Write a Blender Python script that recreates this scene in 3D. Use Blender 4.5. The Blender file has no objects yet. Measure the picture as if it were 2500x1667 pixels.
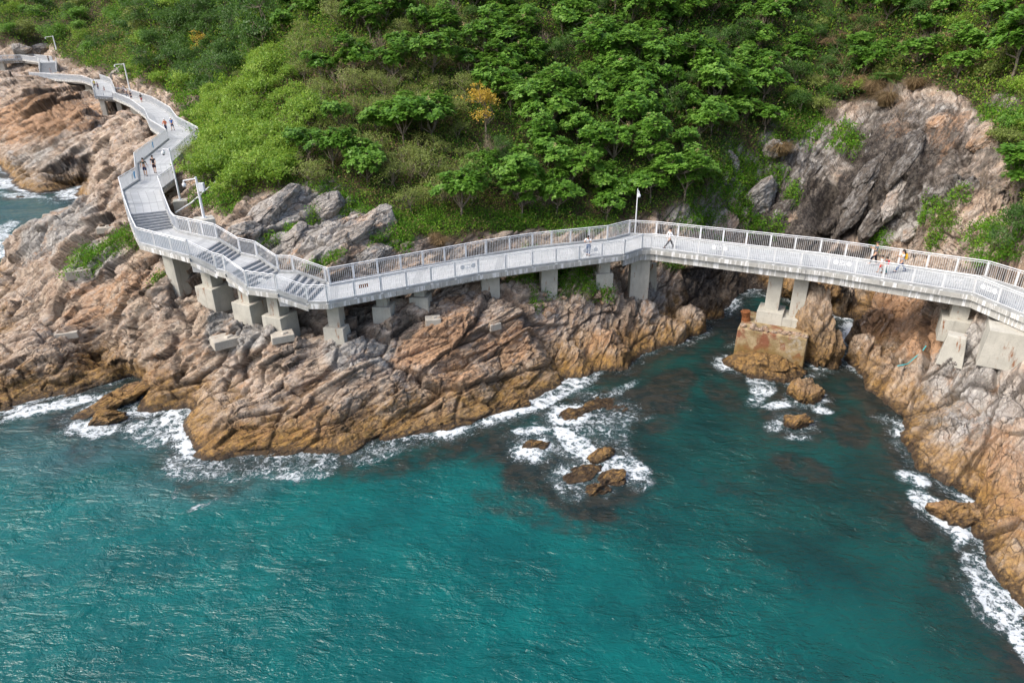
import bpy, math, random
import numpy as np
from mathutils import Vector, Matrix

# ------------------------------------------------------------------ camera, world, sun
R = math.radians
scene = bpy.context.scene
CAM = np.array([0.0, 0.0, 23.5])
PITCH, ROLL, FPX = R(25.2), R(0.8), 1667.0
cF = np.array([0, math.cos(PITCH), -math.sin(PITCH)])
cU0 = np.array([0, math.sin(PITCH), math.cos(PITCH)])
cR0 = np.array([1.0, 0, 0])
cR = math.cos(ROLL) * cR0 - math.sin(ROLL) * cU0
cU = math.sin(ROLL) * cR0 + math.cos(ROLL) * cU0
cd = bpy.data.cameras.new("camera")
cam = bpy.data.objects.new("camera", cd)
scene.collection.objects.link(cam)
scene.camera = cam
cd.sensor_width = 36.0
cd.lens = 36.0 * FPX / 2500.0
cd.clip_start = 0.5
cd.clip_end = 3000
cam.matrix_world = Matrix(((cR[0], cU[0], -cF[0], CAM[0]), (cR[1], cU[1], -cF[1], CAM[1]),
                           (cR[2], cU[2], -cF[2], CAM[2]), (0, 0, 0, 1)))

SUN_EL, SUN_AZ = 50.0, 246.0      # azimuth clockwise from +Y
world = bpy.data.worlds.new("World")
scene.world = world
world.use_nodes = True
wn = world.node_tree
wn.nodes.clear()
sky = wn.nodes.new("ShaderNodeTexSky")
sky.sky_type = 'NISHITA'
sky.sun_disc = False
sky.sun_elevation = R(SUN_EL)
sky.sun_rotation = R(SUN_AZ)
sky.air_density = 1.0
sky.dust_density = 4.0
sky.ozone_density = 1.0
bg = wn.nodes.new("ShaderNodeBackground")
bg.inputs[1].default_value = 0.125
wo = wn.nodes.new("ShaderNodeOutputWorld")
wn.links.new(sky.outputs[0], bg.inputs[0])
wn.links.new(bg.outputs[0], wo.inputs[0])
sd = bpy.data.lights.new("sun", 'SUN')
sd.energy = 1.5
sd.angle = R(24)
sd.color = (1.0, 0.96, 0.89)
sun = bpy.data.objects.new("sun", sd)
scene.collection.objects.link(sun)
az = R(SUN_AZ)
sdir = Vector((math.sin(az) * math.cos(R(SUN_EL)), math.cos(az) * math.cos(R(SUN_EL)), math.sin(R(SUN_EL))))
sun.rotation_euler = sdir.to_track_quat('Z', 'Y').to_euler()
scene.view_settings.view_transform = 'Standard'
scene.view_settings.look = 'None'
scene.view_settings.gamma = 1.0
scene.view_settings.exposure = 1.02
scene.cycles.max_bounces = 6
scene.cycles.diffuse_bounces = 3
scene.cycles.glossy_bounces = 2
scene.cycles.transmission_bounces = 2
scene.cycles.transparent_max_bounces = 4
scene.cycles.caustics_reflective = False
scene.cycles.caustics_refractive = False
scene.cycles.use_denoising = True

rng = np.random.default_rng(7)
random.seed(7)

# ------------------------------------------------------------------ pixel <-> world helpers (photo pixels, 2500 x 1667)
def ray(px, py):
    return cF + (px - 1250.0) / FPX * cR + (833.5 - py) / FPX * cU

def at(px, py, z):
    d = ray(px, py)
    return CAM + d * ((z - CAM[2]) / d[2])

def atd(px, py, Z):
    return CAM + ray(px, py) * Z

def proj(P):
    P = np.asarray(P, float) - CAM
    Z = np.maximum(P @ cF, 0.1)
    return 1250 + FPX * (P @ cR) / Z, 833.5 - FPX * (P @ cU) / Z, Z

def z_at(x, y, py):
    """height over (x, y) that shows at photo row py"""
    lo, hi = -20.0, 60.0
    for _ in range(40):
        m = (lo + hi) / 2
        if proj(np.array([x, y, m]))[1] > py: lo = m
        else: hi = m
    return m

# ------------------------------------------------------------------ object helpers
def link(o):
    scene.collection.objects.link(o)
    return o

def tag(o, label=None, cat=None, group=None, kind=None):
    if label: o["label"] = label
    if cat: o["category"] = cat
    if group: o["group"] = group
    if kind: o["kind"] = kind
    return o

def empty(name, loc, rz=0.0, label=None, cat=None, group=None):
    o = link(bpy.data.objects.new(name, None))
    o.empty_display_size = 0.3
    o.location = loc
    o.rotation_euler = (0, 0, rz)
    return tag(o, label, cat, group)

def mesh_np(name, V, F, smooth=False):
    """V (n,3); F (m,4) or (m,3) int array"""
    V = np.ascontiguousarray(V, np.float32)
    F = np.ascontiguousarray(F, np.int32)
    me = bpy.data.meshes.new(name)
    k = F.shape[1]
    me.vertices.add(len(V)); me.vertices.foreach_set("co", V.ravel())
    me.loops.add(F.size); me.loops.foreach_set("vertex_index", F.ravel())
    me.polygons.add(len(F))
    me.polygons.foreach_set("loop_start", np.arange(0, F.size, k, dtype=np.int32))
    me.polygons.foreach_set("loop_total", np.full(len(F), k, np.int32))
    if smooth: me.polygons.foreach_set("use_smooth", np.ones(len(F), bool))
    me.update(calc_edges=True)
    return me

def col_attr(me, name, C):
    C = np.asarray(C, np.float32)
    if C.shape[1] == 3: C = np.hstack([C, np.ones((len(C), 1), np.float32)])
    a = me.attributes.new(name, 'FLOAT_COLOR', 'POINT')
    a.data.foreach_set("color", np.ascontiguousarray(C).ravel())

def mkobj(name, me, mat, parent=None, loc=None):
    o = link(bpy.data.objects.new(name, me))
    if mat is not None:
        for m in (mat if isinstance(mat, (list, tuple)) else [mat]):
            if len(me.materials) < 8: me.materials.append(m)
    if parent is not None: o.parent = parent
    if loc is not None: o.location = loc
    return o

class MB:
    """collects boxes, tubes and quads in local coordinates -> one mesh"""
    def __init__(s): s.v = []; s.f = []; s.m = []; s.uv = []
    def add(s, V, F, mi=0):
        b = len(s.v)
        s.v.extend([tuple(map(float, p)) for p in V])
        s.f.extend([tuple(i + b for i in f) for f in F])
        s.m.extend([mi] * len(F))
    def hexa(s, P, mi=0):
        """P: 8 corners, bottom 4 ccw then top 4"""
        s.add(P, [(3, 2, 1, 0), (4, 5, 6, 7), (0, 1, 5, 4), (1, 2, 6, 5), (2, 3, 7, 6), (3, 0, 4, 7)], mi)
    def box(s, c, size, rz=0.0, mi=0, taper=1.0):
        hx, hy, hz = size[0] / 2, size[1] / 2, size[2] / 2
        ca, sa = math.cos(rz), math.sin(rz)
        P = []
        for z, t in ((-hz, 1.0), (hz, taper)):
            for x, y in ((-hx, -hy), (hx, -hy), (hx, hy), (-hx, hy)):
                x *= t; y *= t
                P.append((c[0] + x * ca - y * sa, c[1] + x * sa + y * ca, c[2] + z))
        s.hexa(P, mi)
    def bar(s, a, b, w, h, mi=0):
        """rectangular bar from a to b, width w sideways, height h upwards"""
        a = np.array(a, float); b = np.array(b, float)
        d = b - a; d /= np.linalg.norm(d) + 1e-9
        up = np.array([0, 0, 1.0])
        sd_ = np.cross(d, up)
        if np.linalg.norm(sd_) < 1e-3: sd_ = np.array([1.0, 0, 0])
        sd_ /= np.linalg.norm(sd_); u = np.cross(sd_, d)
        P = []
        for q in (a, b):
            for i, j in ((-1, -1), (1, -1), (1, 1), (-1, 1)):
                P.append(q + sd_ * w / 2 * i + u * h / 2 * j)
        s.add(P, [(0, 1, 2, 3), (7, 6, 5, 4), (0, 4, 5, 1), (1, 5, 6, 2), (2, 6, 7, 3), (3, 7, 4, 0)], mi)
    def tube(s, pts, rad, n=8, mi=0, caps=True):
        pts = [np.array(p, float) for p in pts]
        if not hasattr(rad, '__len__'): rad = [rad] * len(pts)
        b = len(s.v)
        prev = None
        for i, p in enumerate(pts):
            d = pts[min(i + 1, len(pts) - 1)] - pts[max(i - 1, 0)]
            d = d / (np.linalg.norm(d) + 1e-9)
            ref = np.array([0, 0, 1.0]) if abs(d[2]) < 0.9 else np.array([1.0, 0, 0])
            if prev is not None: ref = prev
            x = np.cross(ref, d)
            if np.linalg.norm(x) < 1e-4: x = np.cross(np.array([0, 1.0, 0]), d)
            x /= np.linalg.norm(x); y = np.cross(d, x); prev = y
            for k in range(n):
                t = 2 * math.pi * k / n
                s.v.append(tuple(p + (x * math.cos(t) + y * math.sin(t)) * rad[i]))
        for i in range(len(pts) - 1):
            for k in range(n):
                k2 = (k + 1) % n
                s.f.append((b + i * n + k, b + i * n + k2, b + (i + 1) * n + k2, b + (i + 1) * n + k)); s.m.append(mi)
        if caps:
            s.f.append(tuple(b + k for k in range(n))[::-1]); s.m.append(mi)
            e = b + (len(pts) - 1) * n
            s.f.append(tuple(e + k for k in range(n))); s.m.append(mi)
    def ball(s, c, r, n=8, mi=0):
        if not hasattr(r, '__len__'): r = (r, r, r)
        b = len(s.v); m = max(4, n // 2 + 1)
        s.v.append((c[0], c[1], c[2] + r[2]))
        for i in range(1, m):
            ph = math.pi * i / m
            for k in range(n):
                t = 2 * math.pi * k / n
                s.v.append((c[0] + r[0] * math.sin(ph) * math.cos(t), c[1] + r[1] * math.sin(ph) * math.sin(t), c[2] + r[2] * math.cos(ph)))
        s.v.append((c[0], c[1], c[2] - r[2])); e = len(s.v) - 1
        for k in range(n):
            k2 = (k + 1) % n
            s.f.append((b, b + 1 + k, b + 1 + k2)); s.m.append(mi)
            for i in range(m - 2):
                q = b + 1 + i * n
                s.f.append((q + k, q + n + k, q + n + k2, q + k2)); s.m.append(mi)
            q = b + 1 + (m - 2) * n
            s.f.append((q + k, e, q + k2)); s.m.append(mi)
    def mesh(s, name, smooth=False):
        me = bpy.data.meshes.new(name)
        me.from_pydata(s.v, [], s.f)
        if any(s.m): me.polygons.foreach_set("material_index", s.m)
        if smooth: me.polygons.foreach_set("use_smooth", [True] * len(s.f))
        me.update()
        return me
    def build(s, name, mat, parent=None, smooth=False, bevel=0.0, loc=None):
        o = mkobj(name, s.mesh(name, smooth), mat, parent, loc)
        if bevel:
            m = o.modifiers.new("bevel", 'BEVEL'); m.width = bevel; m.segments = 2; m.limit_method = 'ANGLE'
        return o

# ------------------------------------------------------------------ noise in numpy
def _h(ix, iy, iz, s):
    h = (ix.astype(np.uint32) * np.uint32(73856093)) ^ (iy.astype(np.uint32) * np.uint32(19349663)) ^ (iz.astype(np.uint32) * np.uint32(83492791)) ^ np.uint32((s * 2654435761 + 12345) & 0xffffffff)
    h ^= h >> np.uint32(15); h *= np.uint32(2246822519)
    h ^= h >> np.uint32(13); h *= np.uint32(3266489917)
    h ^= h >> np.uint32(16)
    return h

def _r(ix, iy, iz, s):
    return (_h(ix, iy, iz, s) & np.uint32(0xffffff)).astype(np.float32) / np.float32(16777216.0)

def vnoise(P, seed=0):
    """value noise in -1..1, P (n,3)"""
    P = P.astype(np.float32)
    i = np.floor(P).astype(np.int32); f = P - i
    f = f * f * f * (f * (f * 6 - 15) + 10)
    out = 0
    for dx in (0, 1):
        wx = f[:, 0] if dx else 1 - f[:, 0]
        for dy in (0, 1):
            wy = f[:, 1] if dy else 1 - f[:, 1]
            for dz in (0, 1):
                wz = f[:, 2] if dz else 1 - f[:, 2]
                out = out + wx * wy * wz * _r(i[:, 0] + dx, i[:, 1] + dy, i[:, 2] + dz, seed)
    return out * 2 - 1

def fbm(P, oct=4, seed=0, gain=0.5, lac=2.03):
    a, s, o = 1.0, 0.0, 0.0
    for k in range(oct):
        o = o + a * vnoise(P, seed + k * 17); s += a
        P = P * lac + 3.7; a *= gain
    return o / s

def voro(P, seed=0, jit=0.9):
    """-> F1, F2, (random 0..1 x3 of the nearest cell), vector to its centre"""
    P = P.astype(np.float32)
    n = len(P)
    F1 = np.full(n, 9.0, np.float32); F2 = np.full(n, 9.0, np.float32)
    cid = np.zeros((n, 3), np.int32); vec = np.zeros((n, 3), np.float32)
    i0 = np.floor(P).astype(np.int32)
    for dx in (-1, 0, 1):
        for dy in (-1, 0, 1):
            for dz in (-1, 0, 1):
                c = i0 + np.array([dx, dy, dz], np.int32)
                q = np.stack([_r(c[:, 0], c[:, 1], c[:, 2], seed + k) for k in (1, 2, 3)], 1)
                d = c + 0.5 + (q - 0.5) * jit - P
                D = np.sqrt((d * d).sum(1))
                m = D < F1
                F2 = np.where(m, F1, np.minimum(F2, D))
                F1 = np.where(m, D, F1)
                cid[m] = c[m]; vec[m] = d[m]
    rnd = np.stack([_r(cid[:, 0], cid[:, 1], cid[:, 2], seed + k) for k in (11, 12, 13, 14)], 1)
    return F1, F2, rnd, vec

def sstep(a, b, x):
    t = np.clip((x - a) / (b - a), 0, 1)
    return t * t * (3 - 2 * t)

def rockframe(ang):
    a = R(ang)
    d = np.array([math.cos(a), math.sin(a) * 0.72, math.sin(a) * 0.69]); d /= np.linalg.norm(d)
    n = np.array([-math.sin(a), math.cos(a) * 0.72, math.cos(a) * 0.69]); n /= np.linalg.norm(n)
    return d, n, np.cross(d, n)

def rockdisp(P, ang, L=4.0, seed=0, stretch=2.6, far=1.0):
    """blocky, sheeted rock relief at world points P. ang: rise of the sheets seen from the sea. -> displacement (m), crack 0..1"""
    d, n, o = rockframe(ang)
    W = np.stack([fbm(P / (L * 1.1), 3, seed + 90), fbm(P / (L * 1.1) + 31.0, 3, seed + 91), fbm(P / (L * 1.1) + 57.0, 3, seed + 92)], 1) * 0.17
    Q = np.stack([P @ d / (L * stretch), P @ n / L, P @ o / (L * 1.4)], 1)
    out = np.zeros(len(P), np.float32); crack = np.zeros(len(P), np.float32)
    for k, (s, amp, tilt, cw) in enumerate(((1.0, 0.80, 0.62, 0.045), (0.40, 0.44, 0.62, 0.05), (0.17, 0.20, 0.55, 0.07), (0.075, 0.085, 0.45, 0.11))):
        if k == 3 and far > 1.5: break
        q = Q / s + W * (0.8 if k == 0 else 0.6) * (1.0 if k < 2 else 1.2)
        F1, F2, rd, vec = voro(q, seed + 5 + 40 * k)
        e = F2 - F1
        out += amp * L / 4.0 * ((rd[:, 0] - 0.5) * 0.95 + ((rd[:, 1:4] - 0.5) * vec).sum(1) * tilt * 4.5)
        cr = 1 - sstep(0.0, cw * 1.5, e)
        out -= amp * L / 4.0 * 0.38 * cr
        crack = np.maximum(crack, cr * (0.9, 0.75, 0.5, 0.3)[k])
    # slabs lapping over each other along the sheets
    for k, (bw, am) in enumerate(((0.62, 0.30), (0.21, 0.11), (0.075, 0.035))):
        v = Q[:, 1] / bw + W[:, 0] * (1.1 / bw) * 0.55 + fbm(Q * np.array([0.5, 0.0, 0.6]) / bw ** 0.5, 2, seed + 60 + k) * 0.55
        i = np.floor(v); f = v - i
        rnd = _r(i.astype(np.int32), np.zeros_like(i, dtype=np.int32), np.floor(Q[:, 0] * 1.3 / bw ** 0.5 + i * 0.37).astype(np.int32), seed + 33 + k)
        saw = np.where(f < 0.86, f / 0.86, (1 - f) / 0.14)
        out += (am * (0.3 + 1.1 * rnd) * (saw - 0.5) * L / 2.6).astype(np.float32)
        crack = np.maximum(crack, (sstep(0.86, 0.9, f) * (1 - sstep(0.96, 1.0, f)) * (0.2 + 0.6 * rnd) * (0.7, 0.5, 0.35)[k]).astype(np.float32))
    out += fbm(P / 0.45, 3, seed + 70) * 0.06
    return out, crack
# ------------------------------------------------------------------ the walkway's stations: (outer px,py), (inner px,py), deck height
ST = [((2640, 832), (2640, 757), 7.2), ((2374, 720), (2403, 681), 7.2), ((2020, 663), (2000, 622), 7.2),
      ((1589, 609), (1601, 578), 7.2), ((1566, 610), (1536, 574), 7.2), ((1523, 624), (1482, 588), 7.2),
      ((1300, 652), (1300, 607), 7.2), ((1168, 671), (1187, 625), 7.2), ((801, 741), (806, 697), 7.2),
      ((752, 741), (797, 694), 7.2), ((678, 716), (718, 667), 7.85), ((605, 706), (681, 666), 7.85),
      ((552, 667), (629, 631), 8.5), ((529, 661), (588, 622), 8.5), ((464, 630), (531, 588), 9.25),
      ((343, 597), (436, 567), 9.25), ((331, 572), (425, 556), 9.25), ((313, 523), (408, 513), 10.2),
      ((298, 468), (393, 466), 10.2), ((338, 442), (427, 440), 10.2), ((334, 403), (420, 400), 10.2),
      ((411, 341), (481, 345), 10.2), ((368, 312), (424, 289), 10.2), ((357, 286), (413, 271), 10.3),
      ((320, 258), (345, 234), 10.5), ((277, 240), (310, 219), 10.9), ((232, 237), (281, 217), 11.3),
      ((226, 208), (247, 190), 11.85), ((203, 199), (238, 188), 12.3), ((74, 190), (140, 176), 12.3)]
ST2 = [((98, 179), (139, 178), 12.3), ((98, 154), (139, 153), 14.7), ((91, 151), (139, 134), 14.7),
       ((55, 146), (92, 124), 14.7), ((0, 148), (0, 129), 14.7), ((-160, 152), (-160, 138), 14.7)]
def stw(S): return [(at(o[0], o[1], z), at(i[0], i[1], z)) for o, i, z in S]
def widen(S, k0, w):
    """far away the inner edge is set by the walkway's own width"""
    S = list(S)
    for k in range(k0, len(S)):
        a = S[max(k - 1, 0)][0]; b = S[k][0]; c = S[min(k + 1, len(S) - 1)][0]
        d1 = (b - a)[:2]; d2 = (c - b)[:2]
        d1 = d1 / (np.linalg.norm(d1) + 1e-9); d2 = d2 / (np.linalg.norm(d2) + 1e-9)
        if np.linalg.norm((b - a)[:2]) < 1e-6: d1 = d2
        if np.linalg.norm((c - b)[:2]) < 1e-6: d2 = d1
        t = d1 + d2; t /= np.linalg.norm(t) + 1e-9; n = np.array([t[1], -t[0]])
        cs = max(0.6, abs(n @ np.array([d1[1], -d1[0]])))
        S[k] = (b, np.array([b[0] + n[0] * w / cs, b[1] + n[1] * w / cs, b[2]]))
    return S
SW = widen(stw(ST), 21, 3.7)
SW2 = stw(ST2); SW2 = SW2[:2] + widen(SW2, 2, 3.7)[2:]
TURNS = set()

# ------------------------------------------------------------------ terrain: a surface through points that were read off the photograph
CP = []
def cz(*a):
    for px, py, z in a: p = at(px, py, max(z, 0.0)); CP.append((p[0], p[1], z))
def cZ(*a):
    for px, py, Z in a: p = atd(px, py, Z); CP.append(tuple(p))
# shoreline: left to right, land on the left hand
SHORES = [[(-250, 1060), (-100, 1020), (0, 1002), (92, 975), (204, 954), (279, 908), (345, 925), (348, 985), (352, 1004), (408, 1006), (462, 1004), (440, 1062), (473, 1105),
           (493, 1124), (561, 1123), (646, 1116), (714, 1106), (800, 1112), (859, 1109), (924, 1077), (1012, 1060), (1114, 1043), (1200, 1015), (1293, 975),
           (1398, 924), (1480, 905), (1538, 886), (1580, 858), (1640, 825), (1696, 797), (1716, 772), (1763, 765), (1784, 735), (1830, 705)],
          [(2075, 735), (2071, 800), (2082, 850), (2110, 944), (2187, 1021), (2220, 1110), (2225, 1140), (2280, 1165), (2386, 1242), (2385, 1297),
           (2402, 1372), (2436, 1417), (2500, 1500), (2600, 1640), (2700, 1800)],
          [(-150, 390), (0, 404), (20, 430), (37, 456), (92, 474), (143, 468), (172, 455), (236, 449)]]
SHW = []
for S in SHORES:
    W = [at(px, py, 0.0)[:2] for px, py in S]
    for k in range(len(W) - 1):
        L = np.linalg.norm(W[k + 1] - W[k]); m = max(1, int(round(L / 1.6)))
        t = (W[k + 1] - W[k]) / L; nn = np.array([-t[1], t[0]])
        for j in range(m):
            p = W[k] + (W[k + 1] - W[k]) * j / m
            SHW.append(p)
            CP.append((p[0], p[1], 0.0))
            if k == 5 or k == 6: continue
            q = p + t * 0.1 - nn * 1.3; CP.append((q[0], q[1], -1.0))
            q = p + t * 0.1 + nn * 0.9; CP.append((q[0], q[1], 0.75))
            if S is SHORES[0] and 330 < S[k][0] < 1800 or S is SHORES[1]: q = p + t * 0.3 + nn * 2.6; CP.append((q[0], q[1], 1.7))
# sea bed off the shore
for px, py, z in ((0, 1060, -3), (200, 1040, -3), (330, 960, -1.5), (400, 1080, -3), (430, 1160, -3.5), (600, 1180, -3), (860, 1170, -3), (1100, 1100, -3), (1300, 1060, -2.5),
                  (1450, 980, -2.5), (1600, 920, -3), (1700, 850, -3), (1770, 800, -2.5), (1850, 745, -1.8), (2010, 900, -3), (2040, 840, -2.5), (2040, 780, -2.2),
                  (2030, 740, -1.8), (2130, 1080, -3), (2180, 1190, -3), (2290, 1290, -3), (2340, 1400, -3), (2420, 1520, -3), (2520, 1700, -3),
                  (-200, 1200, -5), (300, 1300, -5), (900, 1350, -5), (1400, 1300, -5), (1800, 1200, -5), (2100, 1500, -5), (2300, 1900, -5), (1500, 2000, -6), (600, 2000, -6), (-200, 1800, -6)):
    cz((px, py, z))
# near rock mass: feet of the piers and the slope between them and the water
cZ((405, 655, 50), (500, 745, 46.5), (585, 780, 45.8), (663, 805, 45), (825, 845, 45.0), (935, 795, 47), (1030, 755, 48.6), (1190, 700, 51.5),
   (1345, 690, 53.3), (1490, 700, 54.5), (1590, 725, 54.6))
cz((120, 880, 2.0), (250, 830, 3.0), (300, 760, 4.6), (150, 740, 3.8), (380, 860, 2.6), (600, 940, 1.9), (750, 960, 2.2), (700, 1050, 0.9), (950, 960, 2.2),
   (1150, 900, 2.6), (1100, 800, 4.2), (1300, 790, 4.0), (1420, 820, 2.9), (1500, 790, 3.1), (1600, 790, 1.8), (1660, 720, 3.8), (1700, 690, 4.2), (1740, 700, 2.6),
   (60, 800, 1.6), (20, 700, 1.6), (330, 640, 7.6), (230, 640, 6.3), (260, 540, 8.2), (120, 620, 4.4), (290, 480, 8.9),
   (520, 860, 3.2), (870, 900, 3.4), (1230, 730, 5.3))
# the promontory's back edge and the bay behind it
cZ((240, 452, 67), (215, 470, 67), (161, 507, 68), (72, 547, 69), (43, 582, 69), (23, 633, 69), (0, 674, 69), (-150, 700, 68), (300, 425, 66))
cz((200, 600, -1.5), (100, 612, -2), (30, 650, -2), (-120, 660, -2), (240, 540, -1.0), (-150, 520, -3), (60, 520, -3), (140, 500, -2.5), (-300, 450, -3))
# rocks beyond the bay
for px, py in ((-150, 390), (0, 404), (20, 430), (37, 456), (92, 474), (143, 468), (172, 455), (236, 449)): cz((px, py, 0.0))
cz((100, 420, 2.2), (170, 400, 3.2), (60, 380, 2.6), (250, 390, 4.2), (250, 330, 7.4), (310, 360, 7.0), (170, 330, 6.0), (90, 320, 5.0), (0, 330, 3.6), (330, 310, 8.9))
cZ((200, 265, 125), (100, 250, 140), (0, 250, 150), (-150, 260, 150), (60, 220, 152), (180, 225, 146), (300, 275, 118), (0, 185, 158), (-150, 185, 158))
# slope under and just behind the walkway
cZ((445, 530, 53.5), (440, 470, 60), (465, 400, 70), (505, 345, 82), (455, 290, 101), (425, 262, 112), (350, 215, 138), (290, 195, 150), (250, 175, 160), (180, 158, 185), (60, 108, 205), (-150, 118, 215),
   (560, 560, 50), (640, 610, 48), (720, 640, 48), (800, 660, 48), (900, 650, 49.5), (1000, 630, 51), (1190, 600, 54), (1350, 580, 57), (1480, 565, 58.5), (1600, 560, 59.5), (1700, 570, 60),
   (1780, 560, 63), (1850, 545, 67), (1950, 555, 65), (2000, 545, 63), (2080, 580, 57), (2200, 600, 53), (2350, 620, 48.5), (2500, 660, 44), (2700, 720, 41))
# feet of the right rock mass
cZ((2290, 850, 43.8), (2430, 850, 42.5), (2120, 760, 50), (2150, 690, 52))
cz((2180, 860, 2.8), (2300, 1000, 2.4), (2420, 1050, 2.3), (2480, 1250, 1.2), (2550, 1000, 3.6), (2130, 820, 2.6), (2110, 740, 3.4), (2060, 700, 2.0))
# hollow under the deck
for k in range(5, 29):
    for f in (0.0, 0.5, 1.0):
        o = SW[k][0] + (SW[k + 1][0] - SW[k][0]) * f if k < 28 else SW[k][0]; i = SW[k][1] + (SW[k + 1][1] - SW[k][1]) * f if k < 28 else SW[k][1]
        if f == 1.0 and k < 28: continue
        n = (i - o) / np.linalg.norm(i - o)
        dr = 2.4 if k < 9 else 3.2 if k < 15 else 2.0 if k < 20 else 3.0
        p = o + n * 0.6; CP.append((p[0], p[1], p[2] - dr))
        if k >= 18: p = o - n * 2.5; CP.append((p[0], p[1], p[2] - dr - 0.8))
        p = i + n * 0.9; CP.append((p[0], p[1], p[2] - (1.1 if k < 20 else 1.3)))
for k in range(0, 6):
    o, i = SW2[k]
    n = (i - o) / np.linalg.norm(i - o)
    p = o - n * 3.0; CP.append((p[0], p[1], p[2] - (3.6 if k > 1 else 3.0))); p = i + n * 1.5; CP.append((p[0], p[1], p[2] - 1.6))
# hillside
cZ((600, 480, 56), (700, 520, 53), (800, 480, 55), (950, 500, 56), (600, 380, 64), (800, 380, 60), (1000, 420, 59), (1250, 430, 61), (1450, 420, 62), (1650, 440, 62), (1750, 440, 65),
   (800, 250, 67), (1000, 250, 67), (1250, 250, 68), (1450, 250, 68), (1650, 250, 69), (800, 100, 74), (1000, 100, 75), (1250, 100, 76), (1650, 100, 77),
   (800, 0, 80), (1000, 0, 80), (1250, 0, 80), (1650, 0, 81), (1850, 440, 69), (1850, 340, 70), (1850, 200, 75), (1850, 0, 84),
   (2000, 470, 66.5), (2000, 400, 69), (2000, 300, 72), (2000, 150, 79), (2000, 0, 86), (2120, 480, 62), (2120, 350, 67), (2120, 200, 74),
   (2250, 520, 54), (2250, 400, 60), (2250, 200, 69), (2250, 0, 78), (2500, 520, 50), (2500, 400, 54), (2500, 200, 61), (2500, 0, 68), (2750, 300, 52), (2750, 0, 60),
   # the near spur's crest and what is hidden behind it
   (490, 430, 64), (520, 330, 80), (550, 225, 90), (620, 120, 94), (720, 10, 100), (600, 250, 75), (700, 150, 82), (700, 300, 68),
   (540, 260, 108), (640, 160, 118), (760, 60, 125),
   # second spur
   (440, 215, 122), (500, 110, 130), (560, 20, 136), (400, 20, 142), (345, 175, 132), (385, 60, 140), (330, 120, 165),
   # far headland
   (240, 150, 178), (200, 100, 190), (150, 50, 205), (300, 40, 200), (0, 75, 205), (0, 10, 235), (300, -40, 230), (-200, 20, 240), (150, -20, 235))
# above the picture
for px in (-200, 100, 400, 700, 1000, 1250, 1500, 1800, 2100, 2400, 2700):
    Z0 = {-200: 270, 100: 262, 400: 190, 700: 125}.get(px, 98 if px < 2000 else 92)
    cZ((px, -260, Z0), (px, -330, Z0 + 30))
CP = np.array(CP)
_n = len(CP)
def _phi(r2): return np.sqrt(r2 + 1.5 ** 2)
_D = ((CP[:, None, :2] - CP[None, :, :2]) ** 2).sum(2)
_A = np.zeros((_n + 3, _n + 3)); _A[:_n, :_n] = _phi(_D) - 0.06 * np.eye(_n)
_A[:_n, _n] = 1; _A[:_n, _n + 1:] = CP[:, :2]; _A[_n:, :_n] = _A[:_n, _n:].T
_w = np.linalg.lstsq(_A, np.concatenate([CP[:, 2], np.zeros(3)]), rcond=None)[0]
def base_h(X, Y):
    X = np.asarray(X, float).ravel(); Y = np.asarray(Y, float).ravel()
    out = np.empty(len(X))
    for s in range(0, len(X), 40000):
        x, y = X[s:s + 40000], Y[s:s + 40000]
        r2 = (x[:, None] - CP[None, :, 0]) ** 2 + (y[:, None] - CP[None, :, 1]) ** 2
        out[s:s + 40000] = _phi(r2) @ _w[:_n] + _w[_n] + _w[_n + 1] * x + _w[_n + 2] * y
    return out

# coarse polar table of the base height, then one profile per azimuth resampled by its length over distance
NU, NR = 280, 640
us = np.linspace(-1.08, 1.16, NU)                       # tan of the azimuth
rr = 18 * (430 / 18.0) ** np.linspace(0, 1, NR)
UU, RR_ = np.meshgrid(us, rr, indexing='ij')
_hy = RR_ / np.sqrt(1 + UU ** 2); _hx = _hy * UU
HB = base_h(_hx, _hy).reshape(NU, NR)
NC, NV = 1480, 1100
uc = np.linspace(us[0], us[-1], NC)
def rowinterp(T, u):
    f = (u - us[0]) / (us[-1] - us[0]) * (NU - 1); i = np.clip(f.astype(int), 0, NU - 2); t = (f - i)[:, None]
    return T[i] * (1 - t) + T[i + 1] * t
ds = np.sqrt(np.diff(rr)[None, :] ** 2 + np.diff(HB, axis=1) ** 2)
hm = (HB[:, 1:] + HB[:, :-1]) / 2
wgt = ds / rr[None, 1:] * (0.04 + sstep(-2.2, -0.6, hm)) * (1 - 0.5 * sstep(12, 17, hm)) * (1 - 0.4 * sstep(30, 36, hm))
k5 = np.ones(9) / 9.0
wgt = np.apply_along_axis(lambda c: np.convolve(np.pad(c, 4, mode='edge'), k5, mode='valid'), 0, wgt)
cum = np.concatenate([np.zeros((NU, 1)), np.cumsum(wgt, 1)], 1)
cum /= cum[:, -1:]
tt = np.linspace(0, 1, NV)
RS = np.stack([np.interp(tt, cum[k], rr) for k in range(NU)])       # (NU, NV)
HS = np.stack([np.interp(RS[k], rr, HB[k]) for k in range(NU)])
RC = rowinterp(RS, uc)
U2 = np.repeat(uc[:, None], NV, 1)
Yc = RC / np.sqrt(1 + U2 ** 2); Xc = Yc * U2
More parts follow.
